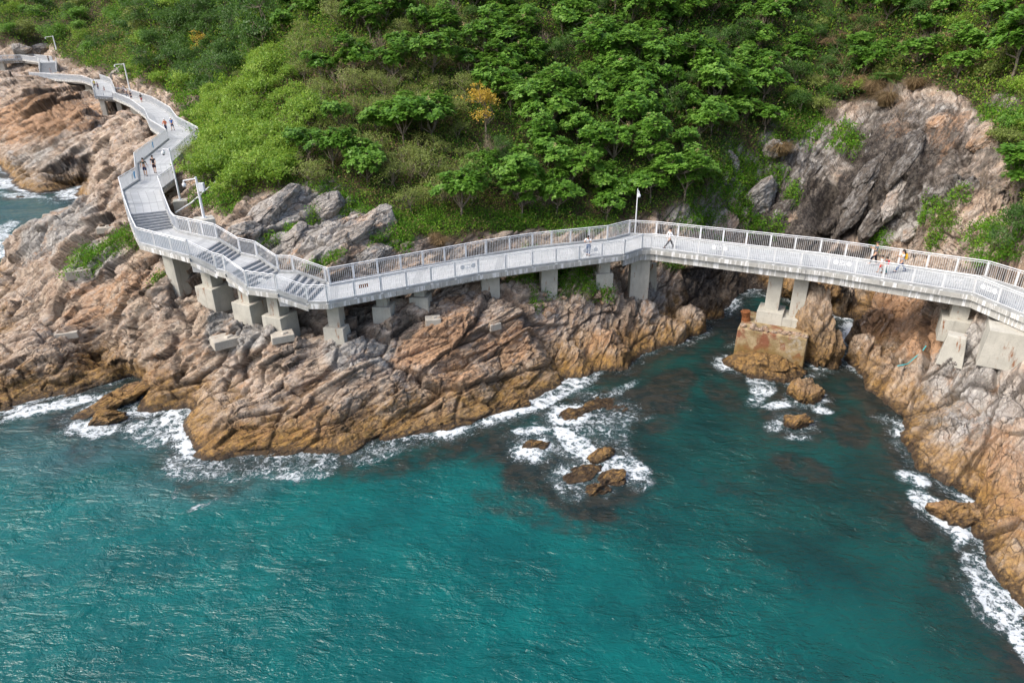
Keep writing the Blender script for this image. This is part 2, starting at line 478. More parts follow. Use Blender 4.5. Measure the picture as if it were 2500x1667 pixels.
# heights by bilinear look-up in the (azimuth, range) table
def base_fast(X, Y):
    X = np.asarray(X, float); Y = np.asarray(Y, float)
    u = X / np.maximum(Y, 1e-3); r = np.sqrt(X * X + Y * Y)
    fu = np.clip((u - us[0]) / (us[-1] - us[0]) * (NU - 1), 0, NU - 1.001); fr = np.clip(np.log(np.maximum(r, 18) / 18) / math.log(430 / 18.0) * (NR - 1), 0, NR - 1.001)
    i = fu.astype(int); j = fr.astype(int); a = fu - i; b = fr - j
    return (HB[i, j] * (1 - a) * (1 - b) + HB[i + 1, j] * a * (1 - b) + HB[i, j + 1] * (1 - a) * b + HB[i + 1, j + 1] * a * b)
Zc = base_fast(Xc, Yc)
P0 = np.stack([Xc, Yc, Zc], 2)
def normals(P):
    du = np.gradient(P, axis=0); dv = np.gradient(P, axis=1)
    n = np.cross(du, dv); n /= np.linalg.norm(n, axis=2, keepdims=True) + 1e-12
    n[n[..., 2] < 0] *= -1
    return n
N0 = normals(P0)
Pf = P0.reshape(-1, 3); Nf = N0.reshape(-1, 3)
ppx, ppy, pZ = proj(Pf)

def blob(px, py, L, warp=0.0):
    """soft union of ellipses given in photo pixels, evaluated on the ground points"""
    out = np.zeros(len(px))
    for cx, cy, rx, ry, an, st in L:
        a = R(an); dx = px - cx; dy = py - cy
        x = (dx * math.cos(a) - dy * math.sin(a)) / rx; y = (dx * math.sin(a) + dy * math.cos(a)) / ry
        out = np.maximum(out, st * (1 - sstep(0.55, 1.25, np.sqrt(x * x + y * y) + warp)))
    return out
wn1 = fbm(Pf / 2.2, 4, 301)
# where the hillside is overgrown: above the line of the walkway's inner side, less the bare rocks
def hill_line(px):
    return np.interp(px, [-300, 0, 130, 160, 250, 330, 420, 455, 470, 500, 560, 620, 800, 950, 1000, 1200, 1500, 1650, 1750, 1850, 2000, 2100, 2200, 2330, 2430, 2520, 2650],
                     [100, 108, 112, 150, 175, 190, 230, 290, 400, 470, 520, 470, 470, 560, 590, 575, 545, 520, 500, 420, 290, 235, 200, 235, 330, 560, 640])
soilm = sstep(14, -14, ppy - hill_line(ppx) + wn1 * 34)
soilm = np.where(pZ > 100, sstep(10, -10, ppy - hill_line(ppx) + wn1 * 12), soilm)
ROCKY = [(690, 520, 95, 55, 35, 1), (800, 500, 60, 55, 30, 1), (900, 560, 70, 60, 35, 1), (600, 560, 90, 35, 10, 1), (1330, 470, 40, 60, 70, .8), (1260, 430, 40, 40, 0, .7), (1700, 520, 70, 40, 20, .7),
         (1810, 430, 45, 90, -60, .9), (1885, 360, 35, 35, 0, .9), (1790, 400, 30, 60, 0, .8), (2360, 340, 110, 45, 45, .9), (2300, 270, 50, 25, 30, .5), (1900, 290, 22, 22, 0, .6),
         (2000, 480, 140, 130, 40, 1), (2150, 470, 170, 90, 45, 1), (2440, 270, 60, 30, 50, .8), (360, 140, 14, 16, 0, 1), (50, 118, 30, 9, 0, 1), (100, 118, 26, 9, 0, 1), (300, 188, 30, 12, 0, 1), (470, 260, 40, 40, 0, .8), (510, 215, 30, 30, 40, .8)]
rocky = blob(ppx, ppy, ROCKY, wn1 * 0.45)
soil = soilm * (1 - rocky)
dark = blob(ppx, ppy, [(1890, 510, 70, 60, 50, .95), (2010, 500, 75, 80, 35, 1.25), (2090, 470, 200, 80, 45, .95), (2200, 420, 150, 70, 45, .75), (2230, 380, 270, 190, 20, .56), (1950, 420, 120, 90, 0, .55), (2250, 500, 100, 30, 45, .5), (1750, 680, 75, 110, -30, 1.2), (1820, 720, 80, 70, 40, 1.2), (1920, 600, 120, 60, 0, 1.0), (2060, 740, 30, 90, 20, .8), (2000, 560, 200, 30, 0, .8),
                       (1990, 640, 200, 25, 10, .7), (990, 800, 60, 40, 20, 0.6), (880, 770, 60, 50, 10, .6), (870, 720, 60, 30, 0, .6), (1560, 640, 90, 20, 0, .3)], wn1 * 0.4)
grey = blob(ppx, ppy, [(2230, 350, 260, 170, 20, .62), (1950, 400, 120, 120, 0, .8), (640, 760, 170, 90, 25, .8), (850, 850, 90, 50, 10, .9), (920, 850, 70, 60, 0, .8), (1090, 790, 60, 50, 0, .5), (760, 540, 200, 110, 30, .8), (1580, 740, 50, 70, 0, .8), (1800, 400, 120, 120, 0, .8),
                       (2380, 880, 150, 90, 40, .8), (2330, 960, 120, 130, 35, .7), (2200, 520, 150, 50, 40, .8), (150, 560, 120, 80, 30, .7), (230, 640, 80, 60, 30, .5), (120, 400, 160, 70, 25, .4), (1690, 500, 80, 60, 0, .8), (2460, 950, 90, 90, 0, .6)], wn1 * 0.5)
orange = blob(ppx, ppy, [(1070, 830, 130, 70, 25, .8), (1200, 870, 200, 80, 20, .6), (1500, 850, 130, 70, 30, .5), (2200, 780, 90, 110, 60, .9), (2310, 330, 110, 45, 45, .95), (2180, 330, 60, 25, 40, .8), (450, 870, 120, 50, 30, .4), (600, 1080, 250, 60, 10, .7),
                         (100, 290, 160, 60, 10, .8), (1700, 650, 80, 80, 0, .3), (250, 720, 150, 60, 30, .5), (2450, 1200, 100, 160, 0, .7)], wn1 * 0.5)

# relief
rockm = 1 - soil
disp = np.zeros(len(Pf), np.float32); crack = np.zeros(len(Pf), np.float32)
zone = np.zeros((len(Pf), 4), np.float32)
zs = [np.maximum(0, 1 - sstep(1250, 1480, ppx)), sstep(1250, 1480, ppx) * (1 - sstep(1900, 2050, ppx)), sstep(1900, 2050, ppx)]
farm = sstep(84, 92, pZ)
zone[:, 0] = zs[0] * (1 - farm); zone[:, 1] = zs[1] * (1 - farm); zone[:, 2] = zs[2] * (1 - farm); zone[:, 3] = farm
land = (Pf[:, 2] > -2.5)
Pd = Pf.astype(np.float32)
for k, (ang, L, sd_, strc, fr) in enumerate(((33, 2.9, 1, 3.0, 1), (66, 2.5, 200, 2.4, 1), (50, 2.3, 400, 3.2, 1), (24, 4.6, 600, 3.0, 2))):
    m = land & (zone[:, k] > 0.003) & (rockm > 0.02)
    if not m.any(): continue
    d_, c_ = rockdisp(Pd[m], ang, L, sd_, strc, fr)
    disp[m] += d_ * zone[m, k]; crack[m] += c_ * zone[m, k]
disp *= rockm * (1 + 0.25 * blob(ppx, ppy, [(2080, 450, 260, 140, 30, 1)]))
big = fbm(Pd / 6.0, 3, 777).astype(np.float32)
disp += big * (0.35 * rockm + 0.5 * soil) + fbm(Pd / 1.3, 3, 778) * 0.12 * soil
# cave: push the dark hole into the cliff
cave = blob(ppx, ppy, [(2008, 492, 22, 62, -32, 1.0), (1985, 545, 14, 30, -20, .8)], wn1 * 0.2)
disp -= (cave * 5.0).astype(np.float32)
atz = sstep(0.0, 1.5, np.abs(Pf[:, 2]))
disp *= (0.3 + 0.7 * atz)
P1 = Pf + Nf * disp[:, None]
_lo = 0.10 + 0.3 * np.clip(Pf[:, 2], 0, 2.0)
P1[:, 2] = np.where((Pf[:, 2] > 0.2) & (P1[:, 2] < _lo), _lo, P1[:, 2])
# flat ground must stay under the walkway
def clamp_deck(P, S, gap=1.1):
    for a in range(len(S) - 1):
        o0, i0 = S[a]; o1, i1 = S[a + 1]
        quad = [o0, o1, i1, i0]
        c = sum(quad) / 4
        q = [c + (v - c) * 1.22 for v in quad]
        xs = [v[0] for v in q]; ys = [v[1] for v in q]
        m = (P[:, 0] > min(xs)) & (P[:, 0] < max(xs)) & (P[:, 1] > min(ys)) & (P[:, 1] < max(ys))
        idx = np.nonzero(m)[0]
        if not len(idx): continue
        ins = np.ones(len(idx), bool); sgn = 0
        for k in range(4):
            a0, a1 = q[k], q[(k + 1) % 4]
            cr = (a1[0] - a0[0]) * (P[idx, 1] - a0[1]) - (a1[1] - a0[1]) * (P[idx, 0] - a0[0])
            cr0 = (a1[0] - a0[0]) * (c[1] - a0[1]) - (a1[1] - a0[1]) * (c[0] - a0[0])
            ins &= (cr * cr0 > 0)
        idx = idx[ins]
        top = min(o0[2], o1[2]) - gap
        P[idx, 2] = np.where(P[idx, 2] > top, top - 0.25 * np.tanh((P[idx, 2] - top) * 0.3), P[idx, 2])
clamp_deck(P1, SW); clamp_deck(P1, SW2)
idx = np.arange(NC * NV).reshape(NC, NV)
FQ = np.stack([idx[:-1, :-1], idx[1:, :-1], idx[1:, 1:], idx[:-1, 1:]], 2).reshape(-1, 4)
hz = P1[:, 2][FQ].max(1)
FQ = FQ[hz > -4.0]
used = np.zeros(len(P1), bool); used[FQ.ravel()] = True
remap = np.cumsum(used) - 1
zid = np.argmax(zone + 0.12 * fbm(Pd / 2.0, 2, 99)[:, None] * np.array([1, -1, 1, 0]), 1)
RQ = np.zeros((len(Pd), 3), np.float32)
for k, ang in enumerate((33, 66, 50, 24)):
    m = zid == k; fr = rockframe(ang)
    q_ = P1[m]; RQ[m] = np.stack([q_ @ fr[0], q_ @ fr[1], q_ @ fr[2]], 1)
TER = mesh_np("terrain", P1[used], remap[FQ], smooth=False)
col_attr(TER, "mask", np.stack([grey, dark, soil, orange], 1)[used])
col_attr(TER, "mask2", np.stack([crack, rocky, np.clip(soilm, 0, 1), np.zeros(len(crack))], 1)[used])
_a = TER.attributes.new("rq", 'FLOAT_VECTOR', 'POINT'); _a.data.foreach_set("vector", RQ[used].ravel())
P1g = P1.reshape(NC, NV, 3)
N1g = normals(P1g)
# ------------------------------------------------------------------ materials
class NT:
    def __init__(s, name):
        s.mat = bpy.data.materials.new(name); s.mat.use_nodes = True
        s.t = s.mat.node_tree; s.bsdf = s.t.nodes["Principled BSDF"]; s.out = s.t.nodes["Material Output"]
        s.geo = None
    def n(s, typ, **kw):
        nd = s.t.nodes.new(typ)
        for k, v in kw.items():
            if k.startswith("i_"):
                key = k[2:]
                key = int(key) if key.isdigit() else key.replace("_", " ")
                s.set(nd.inputs[key], v)
            else: setattr(nd, k, v)
        return nd
    def set(s, inp, v):
        if isinstance(v, bpy.types.NodeSocket): s.t.links.new(v, inp)
        else:
            if hasattr(v, '__len__') and len(v) == 3 and inp.type == 'RGBA': v = (*v, 1)
            inp.default_value = v
    def pos(s):
        if s.geo is None: s.geo = s.n("ShaderNodeNewGeometry")
        return s.geo.outputs["Position"]
    def obj(s): return s.n("ShaderNodeTexCoord").outputs["Object"]
    def uv(s): return s.n("ShaderNodeTexCoord").outputs["UV"]
    def sep(s, v):
        nd = s.n("ShaderNodeSeparateXYZ"); s.set(nd.inputs[0], v); return nd.outputs
    def rgb(s, v):
        nd = s.n("ShaderNodeSeparateColor"); s.set(nd.inputs[0], v); return nd.outputs
    def attr(s, name): return s.n("ShaderNodeAttribute", attribute_name=name)
    def map(s, v, scale=(1, 1, 1), rot=(0, 0, 0), loc=(0, 0, 0)):
        nd = s.n("ShaderNodeMapping"); s.set(nd.inputs[0], v)
        nd.inputs["Scale"].default_value = scale; nd.inputs["Rotation"].default_value = rot; nd.inputs["Location"].default_value = loc
        return nd.outputs[0]
    def noise(s, v, scale=1.0, detail=4, rough=0.55, dist=0.0):
        nd = s.n("ShaderNodeTexNoise"); s.set(nd.inputs["Vector"], v)
        nd.inputs["Scale"].default_value = scale; nd.inputs["Detail"].default_value = detail
        nd.inputs["Roughness"].default_value = rough; nd.inputs["Distortion"].default_value = dist
        return nd.outputs[0]
    def voro(s, v, scale=1.0, feature='F1', out="Distance"):
        nd = s.n("ShaderNodeTexVoronoi", feature=feature); s.set(nd.inputs["Vector"], v)
        nd.inputs["Scale"].default_value = scale
        return nd.outputs[out]
    def math(s, op, a, b=0.0, c=0.0, clamp=False):
        nd = s.n("ShaderNodeMath", operation=op, use_clamp=clamp)
        s.set(nd.inputs[0], a); s.set(nd.inputs[1], b); s.set(nd.inputs[2], c)
        return nd.outputs[0]
    def mr(s, v, a, b, c=0.0, d=1.0, smooth=True):
        nd = s.n("ShaderNodeMapRange", interpolation_type='SMOOTHSTEP' if smooth else 'LINEAR')
        for k, x in zip(("Value", "From Min", "From Max", "To Min", "To Max"), (v, a, b, c, d)): s.set(nd.inputs[k], x)
        return nd.outputs[0]
    def mix(s, f, a, b, blend='MIX'):
        nd = s.n("ShaderNodeMix", data_type='RGBA', blend_type=blend)
        s.set(nd.inputs[0], f); s.set(nd.inputs[6], a); s.set(nd.inputs[7], b)
        return nd.outputs[2]
    def bump(s, h, dist=0.05, strength=1.0, normal=None):
        nd = s.n("ShaderNodeBump"); s.set(nd.inputs["Height"], h)
        nd.inputs["Distance"].default_value = dist; nd.inputs["Strength"].default_value = strength
        if normal is not None: s.set(nd.inputs["Normal"], normal)
        return nd.outputs[0]
    def fin(s, col, rough=0.8, spec=0.3, normal=None, metal=0.0):
        s.set(s.bsdf.inputs["Base Color"], col); s.set(s.bsdf.inputs["Roughness"], rough)
        s.set(s.bsdf.inputs["Specular IOR Level"], spec); s.set(s.bsdf.inputs["Metallic"], metal)
        if normal is not None: s.set(s.bsdf.inputs["Normal"], normal)
        return s.mat

def rock_material(name, attrs=True, consts=(0, 0, 0, 0.3), ochre_top=2.7):
    t = NT(name); P = t.pos()
    Qv = t.attr("rq").outputs["Vector"]
    n1 = t.noise(P, 0.35, 5, 0.6); n2 = t.noise(t.map(P, loc=(20, 5, 3)), 0.9, 5, 0.6); n3 = t.noise(P, 4.0, 5, 0.65)
    n4 = t.noise(t.map(P, loc=(9, 50, 7)), 0.16, 4, 0.55)
    if attrs:
        m = t.rgb(t.attr("mask").outputs["Color"]); a = t.attr("mask").outputs["Alpha"]
        m2 = t.rgb(t.attr("mask2").outputs["Color"])
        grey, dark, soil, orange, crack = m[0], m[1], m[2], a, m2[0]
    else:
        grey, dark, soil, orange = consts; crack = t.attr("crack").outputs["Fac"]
    Qs = t.map(Qv, scale=(0.5, 1.25, 1.0))
    st = t.noise(Qs, 1.6, 6, 0.65, 0.3)
    c = t.mix(t.mr(n2, 0.35, 0.65), (0.47, 0.34, 0.245), (0.58, 0.465, 0.355))
    c = t.mix(t.mr(n1, 0.45, 0.62), c, (0.61, 0.515, 0.43))
    c = t.mix(t.mr(st, 0.35, 0.5, 0.55, 0.0), c, (0.34, 0.215, 0.14))
    g = t.mix(t.mr(n2, 0.3, 0.7), (0.36, 0.335, 0.30), (0.55, 0.52, 0.48))
    gf = t.mr(t.math('ADD', t.math('MULTIPLY', n4, 0.9), t.math('MULTIPLY', grey, 0.75)), 0.55, 0.95)
    c = t.mix(gf, c, g)
    of = t.mr(t.math('ADD', t.math('MULTIPLY', t.math('ADD', n1, st), 0.5), t.math('MULTIPLY', orange, 0.22)), 0.52, 0.68)
    c = t.mix(t.math('MULTIPLY', of, 0.75), c, (0.50, 0.265, 0.12))
    c = t.mix(t.mr(n3, 0.50, 0.75, 0, 0.5), c, (0.17, 0.12, 0.085))
    pale = t.mr(t.noise(t.map(Qs, loc=(3, 3, 30)), 2.4, 6, 0.7), 0.55, 0.68)
    c = t.mix(t.math('MULTIPLY', pale, 0.6), c, (0.66, 0.61, 0.55))
    # near-black tone by the dark mask: gorge, cave, patches under the deck
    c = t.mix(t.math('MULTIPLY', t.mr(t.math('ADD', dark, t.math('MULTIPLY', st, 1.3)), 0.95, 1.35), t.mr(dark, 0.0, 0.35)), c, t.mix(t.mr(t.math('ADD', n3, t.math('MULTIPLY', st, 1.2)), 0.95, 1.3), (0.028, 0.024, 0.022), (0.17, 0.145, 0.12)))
    # ochre algae band above the sea, black line at the water
    z = t.sep(P)[2]
    zz = t.math('ADD', z, t.math('MULTIPLY', t.math('SUBTRACT', t.math('ADD', n2, st), 1.0), 2.6))
    oc = t.mix(t.mr(n3, 0.35, 0.65), (0.19, 0.095, 0.018), (0.42, 0.235, 0.05))
    zz = t.math('SUBTRACT', zz, t.mr(t.sep(P)[0], 14.0, 22.0, 0.0, -0.35))
    c = t.mix(t.math('MULTIPLY', t.mr(zz, ochre_top, 0.2, 0.0, 0.88), t.math('SUBTRACT', 1.0, t.mr(dark, 0.45, 1.1, 0.0, 0.85))), c, oc)
    c = t.mix(t.mr(t.math('ADD', z, t.math('MULTIPLY', t.math('SUBTRACT', n3, 0.5), 0.9)), 0.5, 0.08, 0.0, 0.85), c, (0.035, 0.025, 0.018))
    # darker colour along the joints and cracks
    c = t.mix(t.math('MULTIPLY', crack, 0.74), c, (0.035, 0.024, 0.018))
    wq = t.n("ShaderNodeVectorMath", operation='ADD'); t.set(wq.inputs[0], t.map(Qv, scale=(0.5, 1.1, 0.9)))
    wn_ = t.n("ShaderNodeTexNoise"); t.set(wn_.inputs["Vector"], P); wn_.inputs["Scale"].default_value = 1.5; wn_.inputs["Detail"].default_value = 3
    ws = t.n("ShaderNodeVectorMath", operation='SCALE'); t.set(ws.inputs[0], wn_.outputs[1]); ws.inputs["Scale"].default_value = 0.5; t.set(wq.inputs[1], ws.outputs[0])
    vj = t.voro(wq.outputs[0], 2.1, 'DISTANCE_TO_EDGE')
    jm = t.mr(t.noise(t.map(P, loc=(5, 8, 2)), 0.7, 3, 0.6), 0.42, 0.62)
    jn = t.math('MULTIPLY', t.mr(vj, 0.05, 0.0), jm)
    c = t.mix(t.math('MULTIPLY', jn, 0.65), c, (0.055, 0.04, 0.03))
    if attrs:
        sc = t.mix(t.mr(n3, 0.35, 0.65), (0.045, 0.032, 0.018), (0.13, 0.09, 0.05))
        sc = t.mix(t.mr(n1, 0.5, 0.7, 0, .8), sc, (0.05, 0.07, 0.02))
        c = t.mix(soil, c, sc)
    h = t.math('ADD', t.math('ADD', t.noise(P, 3.0, 8, 0.7), t.math('MULTIPLY', t.noise(Qs, 4.0, 5, 0.7), 0.9)), t.math('MULTIPLY', jn, -0.5))
    vb = t.rgb(t.voro(wq.outputs[0], 3.4, 'F1', 'Color'))[0]
    vc = t.rgb(t.voro(t.map(Qv, scale=(0.45, 1.2, 0.9)), 7.5, 'F1', 'Color'))[0]
    h = t.math('ADD', h, t.math('ADD', t.math('MULTIPLY', vb, 0.55), t.math('MULTIPLY', vc, 0.25)))
    rough = t.mr(z, 0.9, 0.0, 0.85, 0.3)
    return t.fin(c, rough, 0.35, t.bump(h, 0.21, 1.0))
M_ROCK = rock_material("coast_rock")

def concrete(name, base=(0.46, 0.44, 0.39), dirt=0.4, rust=0.0, streak=0.0):
    t = NT(name); P = t.pos()
    n = t.noise(P, 1.2, 5, 0.6); f = t.noise(P, 14, 3, 0.6)
    c = t.mix(t.mr(n, 0.3, 0.7), base, tuple(min(1, x * 1.25) for x in base))
    c = t.mix(t.mr(f, 0.45, 0.8, 0, dirt), c, (0.22, 0.2, 0.17))
    s = t.noise(t.map(P, scale=(3.5, 3.5, 0.25)), 1.0, 5, 0.7)
    if streak:
        c = t.mix(t.mr(s, 0.50, 0.60, 0, streak), c, (0.78, 0.78, 0.78))
        s2 = t.noise(t.map(P, scale=(2.5, 2.5, 0.3), loc=(7, 1, 2)), 1.3, 5, 0.7)
        c = t.mix(t.mr(s2, 0.56, 0.66, 0, 0.75), c, (0.13, 0.13, 0.13))
    else:
        c = t.mix(t.mr(s, 0.55, 0.72, 0, 0.45), c, tuple(x * 0.6 for x in base))
    if rust:
        r = t.noise(t.map(P, scale=(2.6, 2.6, 0.5), loc=(1, 7, 3)), 1.0, 5, 0.7)
        c = t.mix(t.mr(r, 0.62 - rust * 0.2, 0.74 - rust * 0.15), c, (0.22, 0.075, 0.02))
    return t.fin(c, 0.85, 0.25, t.bump(t.noise(P, 9, 6, 0.65), 0.02, 0.6))
M_CONC = concrete("pier_concrete", (0.40, 0.385, 0.335), 0.35, 0.18)
M_FASCIA = concrete("deck_edge_concrete", (0.36, 0.355, 0.33), 0.35, 0.0, 0.8)
M_OLDC = concrete("old_concrete", (0.37, 0.34, 0.29), 0.5, 0.3)
def plinth_material():
    t = NT("rusted_plinth"); P = t.pos(); z = t.sep(P)[2]
    n = t.noise(P, 0.9, 6, 0.65); f = t.noise(P, 5, 5, 0.65); b = t.noise(t.map(P, loc=(4, 9, 1), scale=(1, 1, 0.6)), 1.1, 5, 0.6)
    c = t.mix(t.mr(n, 0.35, 0.65), (0.24, 0.175, 0.085), (0.42, 0.33, 0.20))
    c = t.mix(t.mr(f, 0.5, 0.7, 0, 0.6), c, (0.13, 0.085, 0.04))
    c = t.mix(t.mr(b, 0.52, 0.62, 0, 0.85), c, (0.20, 0.065, 0.035))
    c = t.mix(t.mr(t.noise(t.map(P, loc=(1, 3, 9)), 0.8, 5, 0.6), 0.58, 0.66, 0, 0.7), c, (0.40, 0.38, 0.33))
    c = t.mix(t.mr(t.math('ADD', z, n), 2.0, 0.9, 0, 0.8), c, (0.20, 0.125, 0.035))
    return t.fin(c, 0.85, 0.3, t.bump(t.noise(P, 4, 8, 0.7), 0.10, 0.9))
M_RUSTC = plinth_material()

def deck_material():
    t = NT("granite_paving"); uv = t.uv()
    br = t.n("ShaderNodeTexBrick"); t.set(br.inputs["Vector"], uv)
    br.offset = 0.5
    br.inputs["Scale"].default_value = 1.0
    br.inputs["Brick Width"].default_value = 0.9; br.inputs["Row Height"].default_value = 0.55
    br.inputs["Mortar Size"].default_value = 0.018; br.inputs["Mortar Smooth"].default_value = 0.2
    t.set(br.inputs["Color1"], (0.45, 0.465, 0.47)); t.set(br.inputs["Color2"], (0.37, 0.385, 0.39)); t.set(br.inputs["Mortar"], (0.21, 0.22, 0.225))
    u = t.sep(uv)[0]
    band = t.math('MODULO', t.math('ADD', u, 200.0), 6.2)
    bm_ = t.math('MULTIPLY', t.mr(band, 0.0, 0.04), t.mr(band, 0.66, 0.62))
    c = t.mix(t.math('MULTIPLY', bm_, 0.55), br.outputs[0], (0.25, 0.265, 0.275))
    n = t.noise(t.pos(), 0.8, 5, 0.6); f = t.noise(t.pos(), 5, 4, 0.6)
    c = t.mix(t.mr(n, 0.4, 0.7, 0, 0.35), c, (0.40, 0.40, 0.40)); c = t.mix(t.mr(f, 0.55, 0.75, 0, 0.3), c, (0.24, 0.24, 0.235))
    return t.fin(c, 0.7, 0.3)
M_DECK = deck_material()

def plain(name, col, rough=0.5, spec=0.4, metal=0.0, var=0.12, scale=8.0):
    t = NT(name)
    n = t.noise(t.pos(), scale, 3, 0.6)
    c = t.mix(t.mr(n, 0.3, 0.7), tuple(x * (1 - var) for x in col), tuple(min(1, x * (1 + var)) for x in col))
    return t.fin(c, rough, spec, None, metal)
M_STEEL = plain("painted_steel", (0.72, 0.73, 0.735), 0.42, 0.5, 0.0, 0.08, 3)
M_STEEL2 = plain("grey_steel_post", (0.56, 0.575, 0.585), 0.45, 0.5, 0.0, 0.1, 3)
M_CURB = plain("curb_granite", (0.34, 0.35, 0.35), 0.8, 0.3, 0, 0.18, 2)
M_TREAD = plain("step_granite", (0.33, 0.34, 0.35), 0.8, 0.3, 0, 0.15, 4)
M_NOSE = plain("dark_step_edge", (0.10, 0.11, 0.12), 0.7, 0.3)
M_WHITE = plain("white_paint", (0.74, 0.75, 0.76), 0.4, 0.4, 0, 0.05)
M_BLACK = plain("black_plastic", (0.03, 0.03, 0.035), 0.35, 0.5)
M_BLUE = plain("blue_print", (0.03, 0.28, 0.55), 0.5, 0.4)
M_RUST = plain("rusty_steel", (0.19, 0.07, 0.025), 0.85, 0.3, 0, 0.4, 10)
M_CYANROPE = plain("turquoise_rope", (0.06, 0.42, 0.46), 0.7, 0.3)
M_BARK = plain("bark", (0.20, 0.165, 0.125), 0.9, 0.2, 0, 0.3, 5)
M_TWIG = plain("grey_twigs", (0.27, 0.21, 0.155), 0.9, 0.2, 0, 0.3, 5)

def leafmat(name, cols, trans=0.35, vary=0.35, gloss=0.35):
    """cols: dark, mid, light; attribute 'tint' 0..1 per leaf picks among them, each plant a little different"""
    t = NT(name)
    a = t.attr("tint").outputs["Fac"]
    oi = t.n("ShaderNodeObjectInfo").outputs["Random"]
    r = t.n("ShaderNodeValToRGB")
    r.color_ramp.elements[0].color = (*cols[0], 1); r.color_ramp.elements[1].color = (*cols[2], 1)
    e = r.color_ramp.elements.new(0.5); e.color = (*cols[1], 1)
    t.set(r.inputs[0], t.math('ADD', a, t.math('MULTIPLY', t.math('SUBTRACT', oi, 0.5), vary), clamp=True))
    c = r.outputs[0]
    d = t.bsdf; t.set(d.inputs["Base Color"], c); d.inputs["Roughness"].default_value = 0.5
    d.inputs["Specular IOR Level"].default_value = gloss
    tr = t.n("ShaderNodeBsdfTranslucent"); t.set(tr.inputs[0], t.mix(0.5, c, tuple(min(1, x * 1.6) for x in cols[2])))
    m = t.n("ShaderNodeMixShader"); m.inputs[0].default_value = trans
    t.t.links.new(d.outputs[0], m.inputs[1]); t.t.links.new(tr.outputs[0], m.inputs[2])
    t.t.links.new(m.outputs[0], t.out.inputs[0])
    return t.mat
M_LEAF = leafmat("broad_leaves", ((0.055, 0.135, 0.014), (0.11, 0.245, 0.024), (0.21, 0.37, 0.06)))
M_LIME = leafmat("fresh_leaves", ((0.09, 0.18, 0.012), (0.175, 0.31, 0.025), (0.32, 0.43, 0.07)))
M_OLIVE = leafmat("olive_leaves", ((0.09, 0.125, 0.022), (0.18, 0.235, 0.045), (0.30, 0.34, 0.10)))
M_DARK = leafmat("dark_leaves", ((0.03, 0.075, 0.012), (0.06, 0.135, 0.02), (0.11, 0.21, 0.04)))
M_YEL = leafmat("yellow_leaves", ((0.30, 0.21, 0.03), (0.50, 0.33, 0.035), (0.60, 0.43, 0.08)))
M_DRY = leafmat("dry_leaves", ((0.12, 0.085, 0.045), (0.24, 0.17, 0.09), (0.42, 0.32, 0.18)))
M_PINK = leafmat("seed_heads", ((0.42, 0.27, 0.15), (0.55, 0.38, 0.22), (0.65, 0.5, 0.3)))
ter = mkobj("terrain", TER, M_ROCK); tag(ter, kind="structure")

# ------------------------------------------------------------------ single rocks and boulders
import bmesh
_bm = bmesh.new(); bmesh.ops.create_icosphere(_bm, subdivisions=6, radius=1.0)
_bm.verts.ensure_lookup_table()
ICO_V = np.array([v.co[:] for v in _bm.verts]); ICO_F = np.array([[v.index for v in f.verts] for f in _bm.faces]); _bm.free()
_bm = bmesh.new(); bmesh.ops.create_icosphere(_bm, subdivisions=4, radius=1.0)
_bm.verts.ensure_lookup_table()
ICOs_V = np.array([v.co[:] for v in _bm.verts]); ICOs_F = np.array([[v.index for v in f.verts] for f in _bm.faces]); _bm.free()
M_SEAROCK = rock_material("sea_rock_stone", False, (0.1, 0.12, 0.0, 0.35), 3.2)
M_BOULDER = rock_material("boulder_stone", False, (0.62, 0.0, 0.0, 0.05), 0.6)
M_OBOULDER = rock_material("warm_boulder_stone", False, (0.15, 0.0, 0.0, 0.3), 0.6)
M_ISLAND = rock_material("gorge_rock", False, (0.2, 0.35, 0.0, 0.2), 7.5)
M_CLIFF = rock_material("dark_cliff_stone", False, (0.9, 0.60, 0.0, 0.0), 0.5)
SHORE_PTS = []
